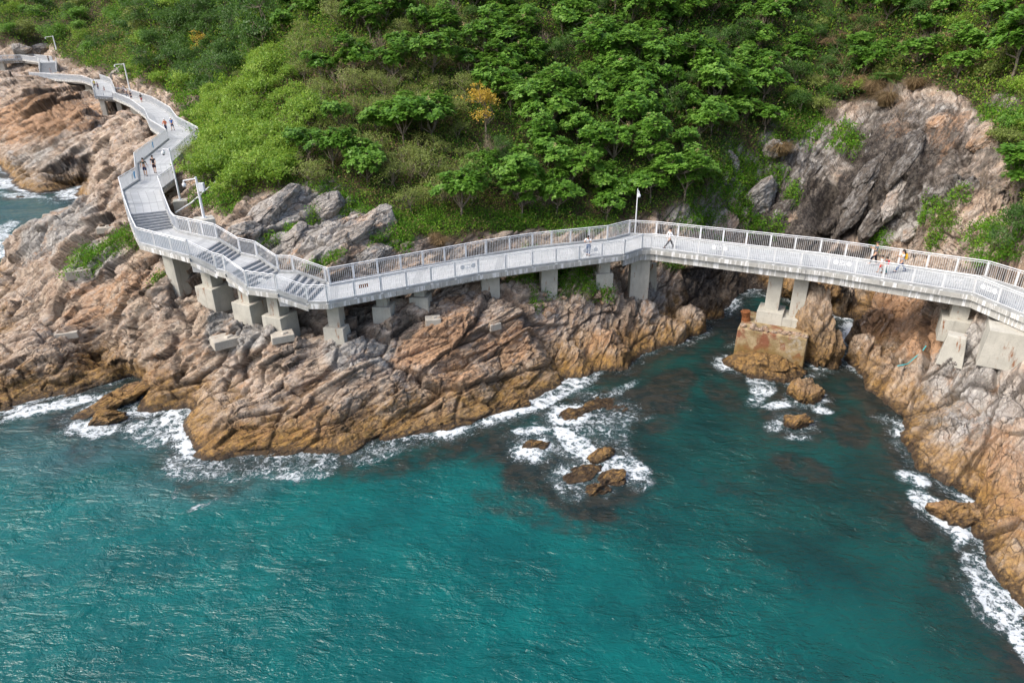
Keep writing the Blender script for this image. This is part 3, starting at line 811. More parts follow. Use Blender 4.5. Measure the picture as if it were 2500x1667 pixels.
def rock_obj(name, c, half, rz, label, mat, group=None, ang=35, L=1.4, tiltx=0.0, seed=0, boxy=0.35, amp=1.0, sea=False, small=False, cat="rock"):
    V, F = (ICOs_V, ICOs_F) if small else (ICO_V, ICO_F)
    p = V / (np.abs(V) ** (1 / (1 - boxy * 0.8))).sum(1, keepdims=True) ** (1 - boxy * 0.8) if False else V / (np.max(np.abs(V), 1, keepdims=True) * boxy + (1 - boxy))
    if boxy >= 0.3:
        gg = np.random.default_rng(900 + seed); u_ = V / np.linalg.norm(V, axis=1, keepdims=True)
        pn = gg.normal(size=(22, 3)); pn /= np.linalg.norm(pn, axis=1, keepdims=True); pd = gg.uniform(0.72, 1.02, 22)
        rad = np.min(np.where(u_ @ pn.T > 0.05, pd[None] / np.maximum(u_ @ pn.T, 0.05), 9.0), 1)
        p = u_ * np.minimum(rad, 1.15)[:, None]
    p = p * np.array(half)
    ct, s_t = math.cos(tiltx), math.sin(tiltx)
    p = np.stack([p[:, 0] * ct - p[:, 2] * s_t, p[:, 1], p[:, 0] * s_t + p[:, 2] * ct], 1)
    ca, sa = math.cos(rz), math.sin(rz)
    p = np.stack([p[:, 0] * ca - p[:, 1] * sa, p[:, 0] * sa + p[:, 1] * ca, p[:, 2]], 1)
    n = p / np.linalg.norm(p, axis=1, keepdims=True)
    w = (p + np.array(c)).astype(np.float32)
    d, cr = rockdisp(w, ang, L, 50 + seed, 2.4)
    p = p + n * (d * amp * 0.75)[:, None]
    me = mesh_np(name, p, F)
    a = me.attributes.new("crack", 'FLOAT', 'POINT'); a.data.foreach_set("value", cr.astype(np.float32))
    fr = rockframe(ang); a = me.attributes.new("rq", 'FLOAT_VECTOR', 'POINT')
    a.data.foreach_set("vector", np.stack([(p + np.array(c)) @ fr[0], (p + np.array(c)) @ fr[1], (p + np.array(c)) @ fr[2]], 1).astype(np.float32).ravel())
    o = mkobj(name, me, mat, None, tuple(c)); tag(o, label, cat, group)
    if sea:
        q = p + np.array(c); q = q[np.abs(q[:, 2]) < 0.12]
        SHORE_PTS.append(q[:, :2])
    return o
def srock(px, py, half, rz, label, seed, zc=-0.2, **k):
    if 'boxy' in k: k['boxy'] = 0.3
    p = at(px, py, 0.0)
    return rock_obj("sea_rock", (p[0], p[1], zc), half, R(rz), label, M_SEAROCK, None, seed=seed, sea=True, **k)
srock(283, 985, (3.2, 1.0, 0.75), 42, "long tilted brown slab rising from the foam off the left shore", 1, 0.15, tiltx=0.25, ang=28)
srock(262, 1025, (1.2, 0.8, 0.7), 30, "low olive-brown rock at the seaward foot of the long tilted slab", 2, 0.0, L=1.0)
srock(1262, 992, (1.0, 0.45, 0.4), 25, "narrow ochre rock awash just off the middle of the long shore", 3, 0.0, L=0.9)
srock(1400, 1012, (1.5, 0.7, 0.42), 25, "flat brown reef rock ringed with foam, second from the top of the reef", 4, -0.22, L=0.9)
srock(1462, 985, (1.6, 0.65, 0.45), 22, "flat brown reef rock highest up the reef, nearest the cliff", 5, -0.22, L=0.9)
srock(1518, 998, (1.4, 0.6, 0.33), -5, "half-drowned dark reef slab to the right of the reef's top rock", 6, -0.29, L=0.9)
srock(1308, 1088, (0.95, 0.65, 0.5), 20, "round ochre rock on the left of the reef with a white wave breaking over it", 7, -0.22, L=0.9, boxy=0.1)
srock(1468, 1112, (1.2, 0.42, 0.4), 40, "thin ochre rock fin in the middle of the reef below the breaking wave", 8, 0.0, L=0.8)
srock(1430, 1155, (1.5, 0.7, 0.42), 30, "brown rock washed by foam at the lower left of the reef", 9, -0.22, L=0.9)
srock(1505, 1165, (1.0, 0.8, 0.55), 20, "ochre-topped rock on the reef's right edge above the open water", 10, -0.22, L=0.9)
srock(1462, 1192, (0.9, 0.75, 0.5), 0, "dark brown boulder at the seaward tip of the reef", 11, -0.27, L=0.9, boxy=0.1)
srock(1967, 968, (1.15, 1.1, 1.2), 10, "tall rounded brown rock standing before the island of the twin piers", 12, 0.05, L=1.1, ang=60)
srock(1940, 1035, (1.05, 0.75, 0.6), 10, "low ochre rock furthest out from the twin piers, foam on its far side", 13, 0.0, L=0.9, boxy=0.1)
srock(2325, 1258, (1.25, 0.8, 0.75), -25, "squat ochre rock in the surf beside the right-hand cliff foot", 14, 0.05, L=1.0)
srock(2372, 1262, (0.7, 0.6, 0.55), -25, "small orange rock wedged between the squat surf rock and the right-hand cliff", 15, 0.1, L=0.8)
# island under the twin piers
ip = at(1985, 905, 0.0)
rock_obj("rock_island", (ip[0] + 0.95, ip[1] + 2.8, 0.7), (1.6, 3.5, 4.6), R(8), "tall steep olive-brown rock stack to the right of the rust-stained plinth", M_ISLAND, seed=31, ang=72, L=1.8, sea=True, boxy=0.35)
ip2 = at(1885, 930, 0.0)
rock_obj("rock_ledge", (ip2[0] + 0.2, ip2[1] + 1.9, -0.2), (2.7, 2.3, 1.1), R(-20), "olive-brown rock ledge that the rust-stained plinth sits on", M_ISLAND, seed=33, ang=60, L=1.3, sea=True, boxy=0.4)
ip3 = at(1990, 690, 2.0)
rock_obj("rock_stack", (ip3[0], ip3[1], 1.6), (3.0, 2.6, 2.3), R(10), "pale weathered rock hump behind the twin piers under the deck", M_ISLAND, seed=35, ang=60, L=1.8, sea=True, boxy=0.3)
ip4 = at(1925, 708, 0.5)
rock_obj("gorge_boulder", (ip4[0], ip4[1], 0.6), (1.1, 1.0, 1.0), 0.3, "tan boulder in the rapids behind the left twin pier", M_SEAROCK, seed=36, L=1.0, sea=True, boxy=0.15)

def ground_hit(px, py, z0=-1.0, z1=45.0):
    """where the view line through a photo pixel meets the ground"""
    d = ray(px, py); t = np.linspace(25, 300, 2400)
    Q = CAM[None] + d[None] * t[:, None]
    h = base_fast(Q[:, 0], Q[:, 1])
    k = np.nonzero(Q[:, 2] < h)[0]
    k = k[0] if len(k) else len(t) - 1
    return Q[k]
# boulders behind and below the walkway
BL = [((655, 520), (3.0, 1.5, 1.25), 40, "largest slanted grey boulder behind the walkway, above its middle stairs", 0.55, 1),
      ((708, 500), (1.9, 1.0, 1.1), 42, "slanted grey slab leaning on the right side of the largest slanted boulder", 0.5, 1),
      ((735, 575), (1.6, 1.2, 0.9), 15, "rounded pinkish grey boulder below the leaning slabs, close behind the railing", 0.2, 1),
      ((802, 500), (1.3, 1.1, 1.2), 60, "pale cracked boulder right of the slanted slabs with a bush on its top edge", 0.4, 1),
      ((900, 560), (2.6, 1.2, 1.0), 38, "long grey boulder with shrubs on both ends behind the foot of the stairs", 0.5, 1),
      ((840, 590), (2.8, 0.8, 0.8), 38, "narrow brown-grey slab below the long grey boulder", 0.5, 1),
      ((905, 625), (1.8, 0.9, 0.8), 25, "low pink-brown boulder touching the railing behind the long straight deck", 0.3, 1),
      ((600, 560), (1.4, 0.9, 0.8), 10, "blocky brown-grey boulder right of the white camera mast", 0.1, 1),
      ((1888, 362), (1.3, 0.9, 1.3), 20, "round grey boulder jutting from the undergrowth above the dark cave", 0.3, 1),
      ((1785, 400), (0.8, 0.7, 1.6), 0, "narrow upright grey slab among the shrubs left of the round grey boulder", 0.1, 1),
      ((1858, 478), (2.6, 1.2, 2.0), 35, "big smooth grey slab beside the dark cave above the bridge", 0.4, 1),
      ((1340, 762), (0.75, 0.5, 0.6), 30, "pale pyramid-shaped loose boulder on the orange rocks below the long deck", 0.1, 2),
      ((1390, 752), (0.7, 0.35, 0.35), -30, "oval tan boulder beside the pale pyramid-shaped one", -0.3, 2),
      ((1432, 665), (0.4, 0.4, 0.65), 10, "upright brown boulder under the deck left of the stepped pier", 0.1, 2),
      ((1213, 720), (0.6, 0.5, 0.55), 10, "tan boulder beside the short white pipe under the deck", 0.2, 2),
      ((360, 145), (1.7, 1.2, 1.8), 20, "grey crag on the far hillside above the distant walkway", 0.1, 1),
      ((48, 118), (3.4, 1.6, 1.5), 0, "pale boulder behind the farthest piece of walkway, the left one of two", 0.1, 1),
      ((98, 119), (3.0, 1.6, 1.6), 10, "pale boulder behind the farthest piece of walkway, the right one of two", 0.1, 1),
      ((300, 176), (3.0, 1.6, 1.5), 15, "grey boulder behind the second distant lamp pole", 0.2, 1),
      ((2405, 330), (2.4, 1.2, 1.0), 50, "pale fractured outcrop at the right edge above the bridge", 0.5, 2),
      ((2290, 300), (1.3, 0.9, 0.9), 40, "small orange outcrop high on the right-hand slope", 0.5, 2),
      ((2225, 560), (1.6, 0.6, 0.6), 45, "narrow pale slab poking from the dry slope above the right end of the bridge", 0.4, 1)]
for k, ((px, py), hf, rz, lb, tl, mt) in enumerate(BL):
    p = ground_hit(px, py)
    rock_obj("boulder", (p[0], p[1], p[2] - hf[2] * 0.15), hf, R(rz), lb, M_BOULDER if mt == 1 else M_OBOULDER, seed=100 + k * 7, L=1.1, tiltx=tl, boxy=0.5, amp=0.7, small=False)
for k, (px, py, hf, rz, tl, lb) in enumerate(((1905, 520, (2.2, 0.9, 0.75), 28, 0.75, "black slanted rock slab at the left lip of the dark cave above the bridge"), (1962, 445, (2.8, 0.8, 0.7), 30, 0.85, "dark slab with a pale face, roof of the cave above the bridge"),
        (2085, 500, (3.4, 1.0, 0.8), 38, 0.75, "long dark slab forming the right wall of the cave above the bridge"), (2140, 520, (3.2, 0.9, 0.7), 40, 0.7, "grey-brown slab leaning beside the cave's right wall, low by the railing"),
        (2120, 430, (3.4, 0.9, 0.7), 42, 0.75, "upper dark slab of the layered cliff right of the cave"), (2195, 470, (3.4, 0.8, 0.6), 45, 0.65, "grey streaked slab in the middle of the slope right of the cave"),
        (2215, 385, (3.2, 0.9, 0.7), 45, 0.7, "brown slab high in the layered cliff, under the dry grass"))):
    p = ground_hit(px, py)
    rock_obj("leaning_rock", (p[0], p[1], p[2] - 0.25), hf, R(rz), lb, M_CLIFF if k not in (5,) else M_BOULDER, seed=700 + k * 9, L=1.2, tiltx=tl, boxy=0.5, amp=0.8, ang=50)
# rubble below the stepped pier
RUB = []
for k in range(26):
    px = 1270 + rng.random() * 230; py = 690 + rng.random() * 60 + (px - 1270) * 0.05
    p = ground_hit(px, py); s = 0.16 + 0.22 * rng.random() ** 2
    o = rock_obj("rubble_stone", (p[0], p[1], p[2] + s * 0.3), (s * 1.3, s, s * 0.8), rng.random() * 3, "small angular tan stone lying in the weeds below the stepped pier", M_OBOULDER, "loose stones below the stepped pier", seed=400 + k, L=0.5, boxy=0.6, amp=0.5, small=True, cat="stone")

# ------------------------------------------------------------------ water
WNU, WNR = 1120, 820
wu = np.linspace(-1.30, 1.22, WNU); wt = np.linspace(0, 1, WNR)
ang0, ang1 = math.atan2(CAM[2], 12.0), math.atan2(CAM[2], 340.0)
wr = CAM[2] / np.tan(ang0 + (ang1 - ang0) * wt)
WU, WR = np.meshgrid(wu, wr, indexing='ij')
WX, WY = (WU * WR).ravel(), WR.ravel()
wpx, wpy, wZ = proj(np.stack([WX, WY, np.zeros_like(WX)], 1))
bh = base_fast(WX, WY)
# distance to the true waterline, by sweeping a grid
GS = 0.25; gx0, gy0 = -95.0, 10.0; gw, gh = int(150 / GS), int(235 / GS)
nz_ = P1[(np.abs(P1[:, 2]) < 0.14)][:, :2]
S_ = np.concatenate([nz_] + SHORE_PTS)
DT = np.full((gw, gh), 99.0, np.float32)
ii = ((S_[:, 0] - gx0) / GS).astype(int); jj = ((S_[:, 1] - gy0) / GS).astype(int)
ok = (ii >= 0) & (ii < gw) & (jj >= 0) & (jj < gh)
DT[ii[ok], jj[ok]] = 0
for it in range(32):
    D0 = DT.copy()
    D0[1:, :] = np.minimum(D0[1:, :], DT[:-1, :] + GS); D0[:-1, :] = np.minimum(D0[:-1, :], DT[1:, :] + GS)
    D0[:, 1:] = np.minimum(D0[:, 1:], DT[:, :-1] + GS); D0[:, :-1] = np.minimum(D0[:, :-1], DT[:, 1:] + GS)
    g2 = GS * 1.414
    D0[1:, 1:] = np.minimum(D0[1:, 1:], DT[:-1, :-1] + g2); D0[:-1, :-1] = np.minimum(D0[:-1, :-1], DT[1:, 1:] + g2)
    D0[1:, :-1] = np.minimum(D0[1:, :-1], DT[:-1, 1:] + g2); D0[:-1, 1:] = np.minimum(D0[:-1, 1:], DT[1:, :-1] + g2)
    DT = D0
fi = np.clip((WX - gx0) / GS, 0, gw - 1.01); fj = np.clip((WY - gy0) / GS, 0, gh - 1.01)
i0 = fi.astype(int); j0 = fj.astype(int); a_ = fi - i0; b_ = fj - j0
dsh = DT[i0, j0] * (1 - a_) * (1 - b_) + DT[i0 + 1, j0] * a_ * (1 - b_) + DT[i0, j0 + 1] * (1 - a_) * b_ + DT[i0 + 1, j0 + 1] * a_ * b_
WP = np.stack([WX, WY, np.zeros_like(WX)], 1).astype(np.float32)
wA = fbm(WP / 3.0, 4, 811); wB = fbm(WP / 9.0, 3, 812)
def wave(P, deg, lam, stretch, seed):
    a = R(deg); c, s = math.cos(a), math.sin(a)
    wx = fbm(P / (lam * 3.2), 2, seed + 7) * 0.55
    u = (P[:, 0] * c + P[:, 1] * s) / (lam * stretch); v = (-P[:, 0] * s + P[:, 1] * c) / lam
    n = vnoise(np.stack([u + wx, v + wx * 1.3, P[:, 2] * 0], 1), seed)
    return 1 - np.abs(n) * 2
leftw = 1 - sstep(500, 1500, wpx)
hwv = np.zeros(len(WX))
for lam, amp, st, dl, dr in ((3.4, 0.07, 2.6, 38, -32), (1.7, 0.035, 2.4, 30, -40)):
    hL = wave(WP, dl, lam, st, int(lam * 100)); hR = wave(WP, dr, lam, st, int(lam * 100) + 50)
    hwv += amp * (hL * (0.30 + 0.70 * leftw) + hR * (1 - 0.72 * leftw)) * 0.85
hwv *= (1 + 0.35 * wB) * (0.8 + 0.35 * leftw)
FO = [(1400, 1060, 170, 110, 0, .5), (60, 1012, 100, 22, 14, 1), (170, 985, 110, 18, 12, .95), (290, 915, 60, 20, 25, .85), (350, 950, 14, 30, 0, .8), (230, 1040, 90, 30, 10, .8), (430, 1020, 55, 40, 40, 1.1), (400, 1060, 80, 50, 30, .6),
      (460, 1130, 90, 50, 0, .62), (350, 1040, 90, 25, 10, .6), (640, 1140, 170, 22, 0, .55), (740, 1135, 80, 45, 10, .68), (560, 1150, 60, 25, 0, .5), (930, 1100, 90, 26, 15, .55), (480, 1240, 70, 9, 25, .5), (430, 1215, 20, 30, 0, .35),
      (1000, 1085, 70, 20, 10, .4), (1345, 945, 110, 34, 20, .85), (1330, 985, 60, 26, 20, .9), (1300, 1050, 60, 14, 0, 1.05), (1400, 1080, 75, 26, -38, 1.35), (1450, 1120, 50, 20, -35, .9), (1480, 1035, 110, 26, 5, .55),
      (1520, 950, 60, 14, 25, .5), (1520, 1145, 80, 26, -8, .85), (1390, 1165, 50, 50, 0, .6), (1470, 1150, 90, 60, 0, .45), (1560, 1170, 50, 40, 0, .5), (1300, 1110, 60, 24, 0, .6), (1220, 1010, 60, 14, 15, .45),
      (1855, 935, 28, 50, 20, .8), (1905, 990, 50, 16, 0, 1.0), (2005, 1003, 45, 14, -10, .8), (1895, 1040, 34, 24, 0, .6), (1850, 975, 30, 20, 0, .6), (1950, 1068, 60, 12, 0, .5), (1990, 915, 30, 12, 0, .4),
      (2232, 1168, 55, 20, -20, .8), (2265, 1230, 60, 30, -35, .9), (2300, 1270, 50, 24, -35, .95), (2345, 1300, 40, 40, 0, 1.0), (2370, 1225, 60, 12, -25, .8), (2400, 1400, 30, 70, 35, .7), (2455, 1470, 50, 90, 38, .95), (2500, 1560, 30, 80, 30, .9),
      (2400, 1480, 40, 80, 35, .45), (2180, 1030, 25, 20, 0, .4), (1745, 770, 60, 9, 5, .6), (1865, 690, 50, 16, 20, .75), (1840, 720, 40, 10, 0, .5), (1810, 838, 45, 12, 10, .45), (1760, 830, 70, 40, 0, .16),
      (10, 450, 40, 14, 0, .9), (60, 478, 90, 10, -5, .75), (190, 470, 80, 13, 8, .8), (5, 610, 40, 30, 60, 1.0), (10, 560, 40, 12, 30, .8), (30, 655, 40, 16, 0, .6), (120, 490, 60, 12, 0, .4)]
foam = np.minimum(blob(wpx, wpy, FO, wA * 0.9 + wB * 0.3) * 0.95, 0.8)
edge = np.exp(-np.maximum(dsh - 0.1, 0) / 0.75) * np.clip(0.42 + 0.9 * wB + 0.5 * wA, 0.05, 0.85)
foam = np.maximum(foam, edge); foam = foam * (0.85 + 0.3 * wA)
foam = np.clip(foam, 0, 1.2)
hwv = hwv * np.clip(0.25 + dsh / 2.0, 0, 1) + 0.10 * sstep(0.5, 1.2, foam) * (1 + 1.5 * fbm(WP / 0.35, 2, 31))
SUBM = [(1300, 1130, 170, 90, -20, .8), (1420, 1210, 120, 60, -20, .9), (1560, 980, 140, 45, 0, .8), (1640, 930, 70, 30, 10, .8), (1590, 1030, 90, 50, 0, .5), (1760, 960, 60, 30, -30, .6), (1800, 870, 60, 80, 0, .6), (1960, 1140, 90, 30, -20, .7),
        (1750, 770, 110, 40, 45, .8), (1800, 800, 60, 70, 30, .8), (2080, 1050, 70, 60, -35, .7), (2250, 1290, 60, 30, -30, .8), (2000, 860, 40, 110, 0, .8), (520, 1180, 120, 50, 10, .5), (250, 1080, 130, 40, 20, .45), (960, 1130, 160, 40, 10, .5),
        (1130, 1090, 150, 35, 15, .6), (1760, 1180, 140, 40, -20, .25), (1300, 1250, 200, 40, -15, .45), (2330, 1400, 70, 60, -40, .6), (2200, 1250, 90, 40, -35, .3)]
subm = blob(wpx, wpy, SUBM, wA * 0.6) * (0.9 + 0.5 * wA)
subm = np.maximum(subm, np.exp(-dsh / 1.6) * 0.95)
subm = np.clip(subm, 0, 1)
brt = (1 - sstep(1000, 2300, wpx + (1300 - wpy) * 0.9)) * sstep(1000, 1250, wpy)
brt = np.where(wpy < 700, 0.45, np.clip(brt + 0.3 * wB, 0, 1))
milk = blob(wpx, wpy, [(250, 1090, 330, 60, 10, .8), (500, 1180, 250, 70, 10, .8), (150, 1020, 200, 60, 10, .6), (100, 560, 160, 80, 0, .6), (1400, 1110, 150, 60, -20, .5)], wA * 0.4)
keep = (bh < 1.8) | (dsh < 2.5)
idx = np.arange(WNU * WNR).reshape(WNU, WNR)
WF = np.stack([idx[:-1, :-1], idx[1:, :-1], idx[1:, 1:], idx[:-1, 1:]], 2).reshape(-1, 4)
WF = WF[keep[WF].any(1)]
used = np.zeros(len(WX), bool); used[WF.ravel()] = True; rm_ = np.cumsum(used) - 1
wme = mesh_np("water", np.stack([WX, WY, hwv], 1)[used], rm_[WF], smooth=True)
col_attr(wme, "wat", np.stack([foam, subm, brt, milk], 1)[used])

def water_material():
    t = NT("sea_water"); P = t.pos()
    m = t.rgb(t.attr("wat").outputs["Color"]); milk_ = t.attr("wat").outputs["Alpha"]
    n = t.noise(P, 0.22, 4, 0.6); n2 = t.noise(P, 1.3, 5, 0.65)
    deep = t.mix(t.mr(n, 0.35, 0.65), (0.003, 0.026, 0.023), (0.004, 0.048, 0.041))
    bright = t.mix(t.mr(n, 0.35, 0.65), (0.001, 0.070, 0.069), (0.001, 0.100, 0.094))
    c = t.mix(m[2], deep, bright)
    c = t.mix(t.math('MULTIPLY', milk_, 0.45), c, (0.06, 0.12, 0.13))
    sm = t.mr(t.math('ADD', m[1], t.math('MULTIPLY', t.math('SUBTRACT', n2, 0.5), 0.7)), 0.1, 0.7)
    c = t.mix(t.math('MULTIPLY', sm, 0.95), c, t.mix(t.mr(n2, 0.4, 0.6), (0.010, 0.016, 0.015), (0.028, 0.026, 0.020)))
    # foam: a stretched, torn lace
    wq = t.n("ShaderNodeVectorMath", operation='ADD')
    nz = t.n("ShaderNodeTexNoise"); t.set(nz.inputs["Vector"], P); nz.inputs["Scale"].default_value = 1.1; nz.inputs["Detail"].default_value = 6; nz.inputs["Roughness"].default_value = 0.65
    sc = t.n("ShaderNodeVectorMath", operation='SCALE'); t.set(sc.inputs[0], nz.outputs[1]); sc.inputs["Scale"].default_value = 2.2
    t.set(wq.inputs[0], P); t.set(wq.inputs[1], sc.outputs[0])
    v1 = t.voro(wq.outputs[0], 0.9, 'DISTANCE_TO_EDGE'); v2 = t.voro(wq.outputs[0], 2.3, 'DISTANCE_TO_EDGE'); v4 = t.voro(wq.outputs[0], 5.5, 'DISTANCE_TO_EDGE'); v3 = t.noise(wq.outputs[0], 3.2, 7, 0.75)
    lace = t.math('MINIMUM', v1, t.math('MINIMUM', t.math('MULTIPLY', v2, 1.6), t.math('ADD', t.math('MULTIPLY', v4, 2.4), 0.09)))
    lace = t.math('ADD', lace, t.math('MULTIPLY', t.math('SUBTRACT', v3, 0.5), 1.0))
    thr = t.math('SUBTRACT', t.math('MULTIPLY', m[0], 0.50), 0.15)
    df = t.math('SUBTRACT', thr, lace)
    fo = t.math('MULTIPLY', t.mr(df, -0.02, 0.09), t.mr(v3, 0.3, 0.6, 0.7, 1.0))
    halo = t.mr(df, -0.35, 0.05)
    c = t.mix(t.math('MULTIPLY', halo, t.mr(m[0], 0.1, 0.8, 0, 0.5)), c, (0.13, 0.25, 0.27))
    c = t.mix(fo, c, (0.76, 0.80, 0.82))
    # ripples: crests meander; they run one way on the open side and another in the cove
    def ridge(scale, deg, st_, det, rg):
        nn = t.noise(t.map(P, scale=(1.0 / st_, 1, 1), rot=(0, 0, R(deg))), scale, det, rg, 0.55)
        return t.math('SUBTRACT', 1.0, t.math('ABSOLUTE', t.math('MULTIPLY', t.math('SUBTRACT', nn, 0.5), 4.0)))
    px_ = t.sep(P)[0]
    lw = t.mr(px_, 12.0, -22.0, 0.12, 1.0)
    amp = t.mr(t.noise(P, 0.16, 3, 0.6), 0.3, 0.7, 0.55, 1.35)
    hl = t.math('ADD', ridge(0.85, -38, 2.2, 5, 0.55), t.math('MULTIPLY', ridge(2.1, -30, 1.9, 4, 0.6), 0.5))
    hr = t.math('ADD', ridge(0.95, 34, 2.0, 5, 0.55), t.math('MULTIPLY', ridge(2.4, 22, 1.8, 4, 0.6), 0.5))
    h = t.math('ADD', t.math('MULTIPLY', hl, lw), t.math('MULTIPLY', hr, t.math('SUBTRACT', 1.1, lw)))
    nrm = t.bump(t.math('ADD', t.math('MULTIPLY', h, amp), t.math('MULTIPLY', fo, 0.5)), 0.11, 1.0)
    t.bsdf.inputs["IOR"].default_value = 1.333
    return t.fin(c, t.mr(fo, 0, 1, 0.11, 0.8), 0.62, nrm)
wat = mkobj("water", wme, water_material()); tag(wat, kind="structure")
# ------------------------------------------------------------------ the cliff walkway
walk = empty("cliff_walkway", tuple(SW[8][0]), 0.0, "pale grey concrete footbridge with white railings winding along the cliff above the sea", "footbridge")
WO = np.array(walk.location)
walk2 = empty("cliff_walkway", tuple(SW2[2][0]), 0.0, "farthest piece of white-railed walkway at the top of the distant stairs, upper left corner", "footbridge")
WO2 = np.array(walk2.location)

def deck_part(S, ST_, parent, O):
    """slabs between stations, steps where the height changes"""
    V = []; F = []; UV = []; dist = 0
    fasc = MB(); curb = MB()
    for a in range(len(S) - 1):
        o0, i0 = S[a][0] - O, S[a][1] - O; o1, i1 = S[a + 1][0] - O, S[a + 1][1] - O
        L = np.linalg.norm((o0 + i0) / 2 - (o1 + i1) / 2)
        dz = o1[2] - o0[2]
        Wd = np.linalg.norm(o0 - i0)
        down = np.array([0, 0, -0.30]); dn2 = np.array([0, 0, -0.34])
        if abs(dz) < 0.6:
            b = len(V); V += [o0, o1, i1, i0]; F.append((b, b + 3, b + 2, b + 1) if np.cross(i0 - o0, o1 - o0)[2] > 0 else (b, b + 1, b + 2, b + 3)); UV.append([(dist, 0), (dist + L, 0), (dist + L, Wd), (dist, Wd)] if F[-1][1] == b + 1 else [(dist, 0), (dist, Wd), (dist + L, Wd), (dist + L, 0)])
        else:
            n = max(4, int(round(abs(dz) / 0.135)))
            st = MB()
            lo = min(o0[2], o1[2])
            for k in range(n):
                f0, f1 = k / n, (k + 1) / n
                zt = o0[2] + dz * (k + (1 if dz > 0 else 0)) / n
                P = []
                for zz in (min(o0[2], o1[2]) - 0.25, zt):
                    for (A, B, f) in ((o0, o1, f0), (o0, o1, f1), (i0, i1, f1), (i0, i1, f0)):
                        p = A + (B - A) * f; P.append((p[0], p[1], zz))
                if np.cross(np.array(P[1]) - P[0], np.array(P[3]) - P[0])[2] < 0: P = [P[3], P[2], P[1], P[0], P[7], P[6], P[5], P[4]]
                st.hexa(P, 0)
                # dark strip on the front of each tread
                fa, fb = (f0 - 0.006 / n, f0 + 0.30 / n) if dz > 0 else (f1 - 0.30 / n, f1 + 0.006 / n)
                q = [o0 + (o1 - o0) * fa, o0 + (o1 - o0) * fb, i0 + (i1 - i0) * fb, i0 + (i1 - i0) * fa]
                m0 = sum(q) / 4; q = [m0 + (x - m0) * np.array([0.93, 0.93, 1]) for x in q]
                P = [(x[0], x[1], zt - abs(dz) / n * 0.8) for x in q] + [(x[0], x[1], zt + 0.006) for x in q]
                if np.cross(np.array(P[1]) - P[0], np.array(P[3]) - P[0])[2] < 0: P = [P[3], P[2], P[1], P[0], P[7], P[6], P[5], P[4]]
                st.hexa(P, 1)
            st.build("stair_flight", [M_TREAD, M_NOSE], parent)
        dist += L
        # slab edge and underside
        sl = np.array([0, 0, -0.01]) 
        c0, c1 = (o0 + i0) / 2, (o1 + i1) / 2
        ex = lambda p, c: p + (p - c) / np.linalg.norm(p - c) * 0.10
        A0, A1, B1, B0 = ex(o0, c0), ex(o1, c1), ex(i1, c1), ex(i0, c0)
        th = np.array([0, 0, -0.34 if abs(dz) < 0.6 else -0.42])
        P = [A0 + th, A1 + th, B1 + th, B0 + th, A0 + sl * 2, A1 + sl * 2, B1 + sl * 2, B0 + sl * 2]
        if np.cross(P[1] - P[0], P[3] - P[0])[2] < 0: P = [P[3], P[2], P[1], P[0], P[7], P[6], P[5], P[4]]
        if abs(dz) > 0.6 - 1e-9:
            sh = np.array([0, 0, -0.22]); P = [p + (sh if k >= 4 else sh * 0.4) for k, p in enumerate(P)]
        fasc.hexa(P)
        for (p, q, c_0, c_1) in ((o0, o1, c0, c1), (i0, i1, c0, c1)):
            s0, s1 = p + (c_0 - p) / np.linalg.norm(c_0 - p) * 0.02, q + (c_1 - q) / np.linalg.norm(c_1 - q) * 0.02
            hgt = 0.16 if abs(dz) < 0.6 else 0.30
            curb.bar(s0 + np.array([0, 0, hgt / 2 - 0.02]), s1 + np.array([0, 0, hgt / 2 - 0.02 + 0.003]), 0.17, hgt)
    me = bpy.data.meshes.new("deck"); me.from_pydata([tuple(map(float, v)) for v in V], [], F)
    ul = me.uv_layers.new(name="UVMap")
    k = 0
    for uvs in UV:
        for uv in uvs: ul.data[k].uv = uv; k += 1
    me.update()
    mkobj("paving", me, M_DECK, parent)
    fasc.build("deck_slab", M_FASCIA, parent)
    curb.build("curb", M_CURB, parent)

def girders(S, a0, a1, parent, O, inset, depth, wd=0.35):
    g = MB()
    for a in range(a0, a1):
        for side in (0, 1):
            p0, q0 = S[a][side] - O, S[a][1 - side] - O; p1, q1 = S[a + 1][side] - O, S[a + 1][1 - side] - O
            u0 = (q0 - p0) / np.linalg.norm(q0 - p0); u1 = (q1 - p1) / np.linalg.norm(q1 - p1)
            dn = np.array([0, 0, -0.343 - depth]); up = np.array([0, 0, -0.337])
            P = [p0 + u0 * inset + dn, p1 + u1 * inset + dn, p1 + u1 * (inset + wd) + dn, p0 + u0 * (inset + wd) + dn,
                 p0 + u0 * inset + up, p1 + u1 * inset + up, p1 + u1 * (inset + wd) + up, p0 + u0 * (inset + wd) + up]
            if np.cross(P[1] - P[0], P[3] - P[0])[2] < 0: P = [P[3], P[2], P[1], P[0], P[7], P[6], P[5], P[4]]
            g.hexa(P)
    g.build("girder", M_FASCIA, parent)

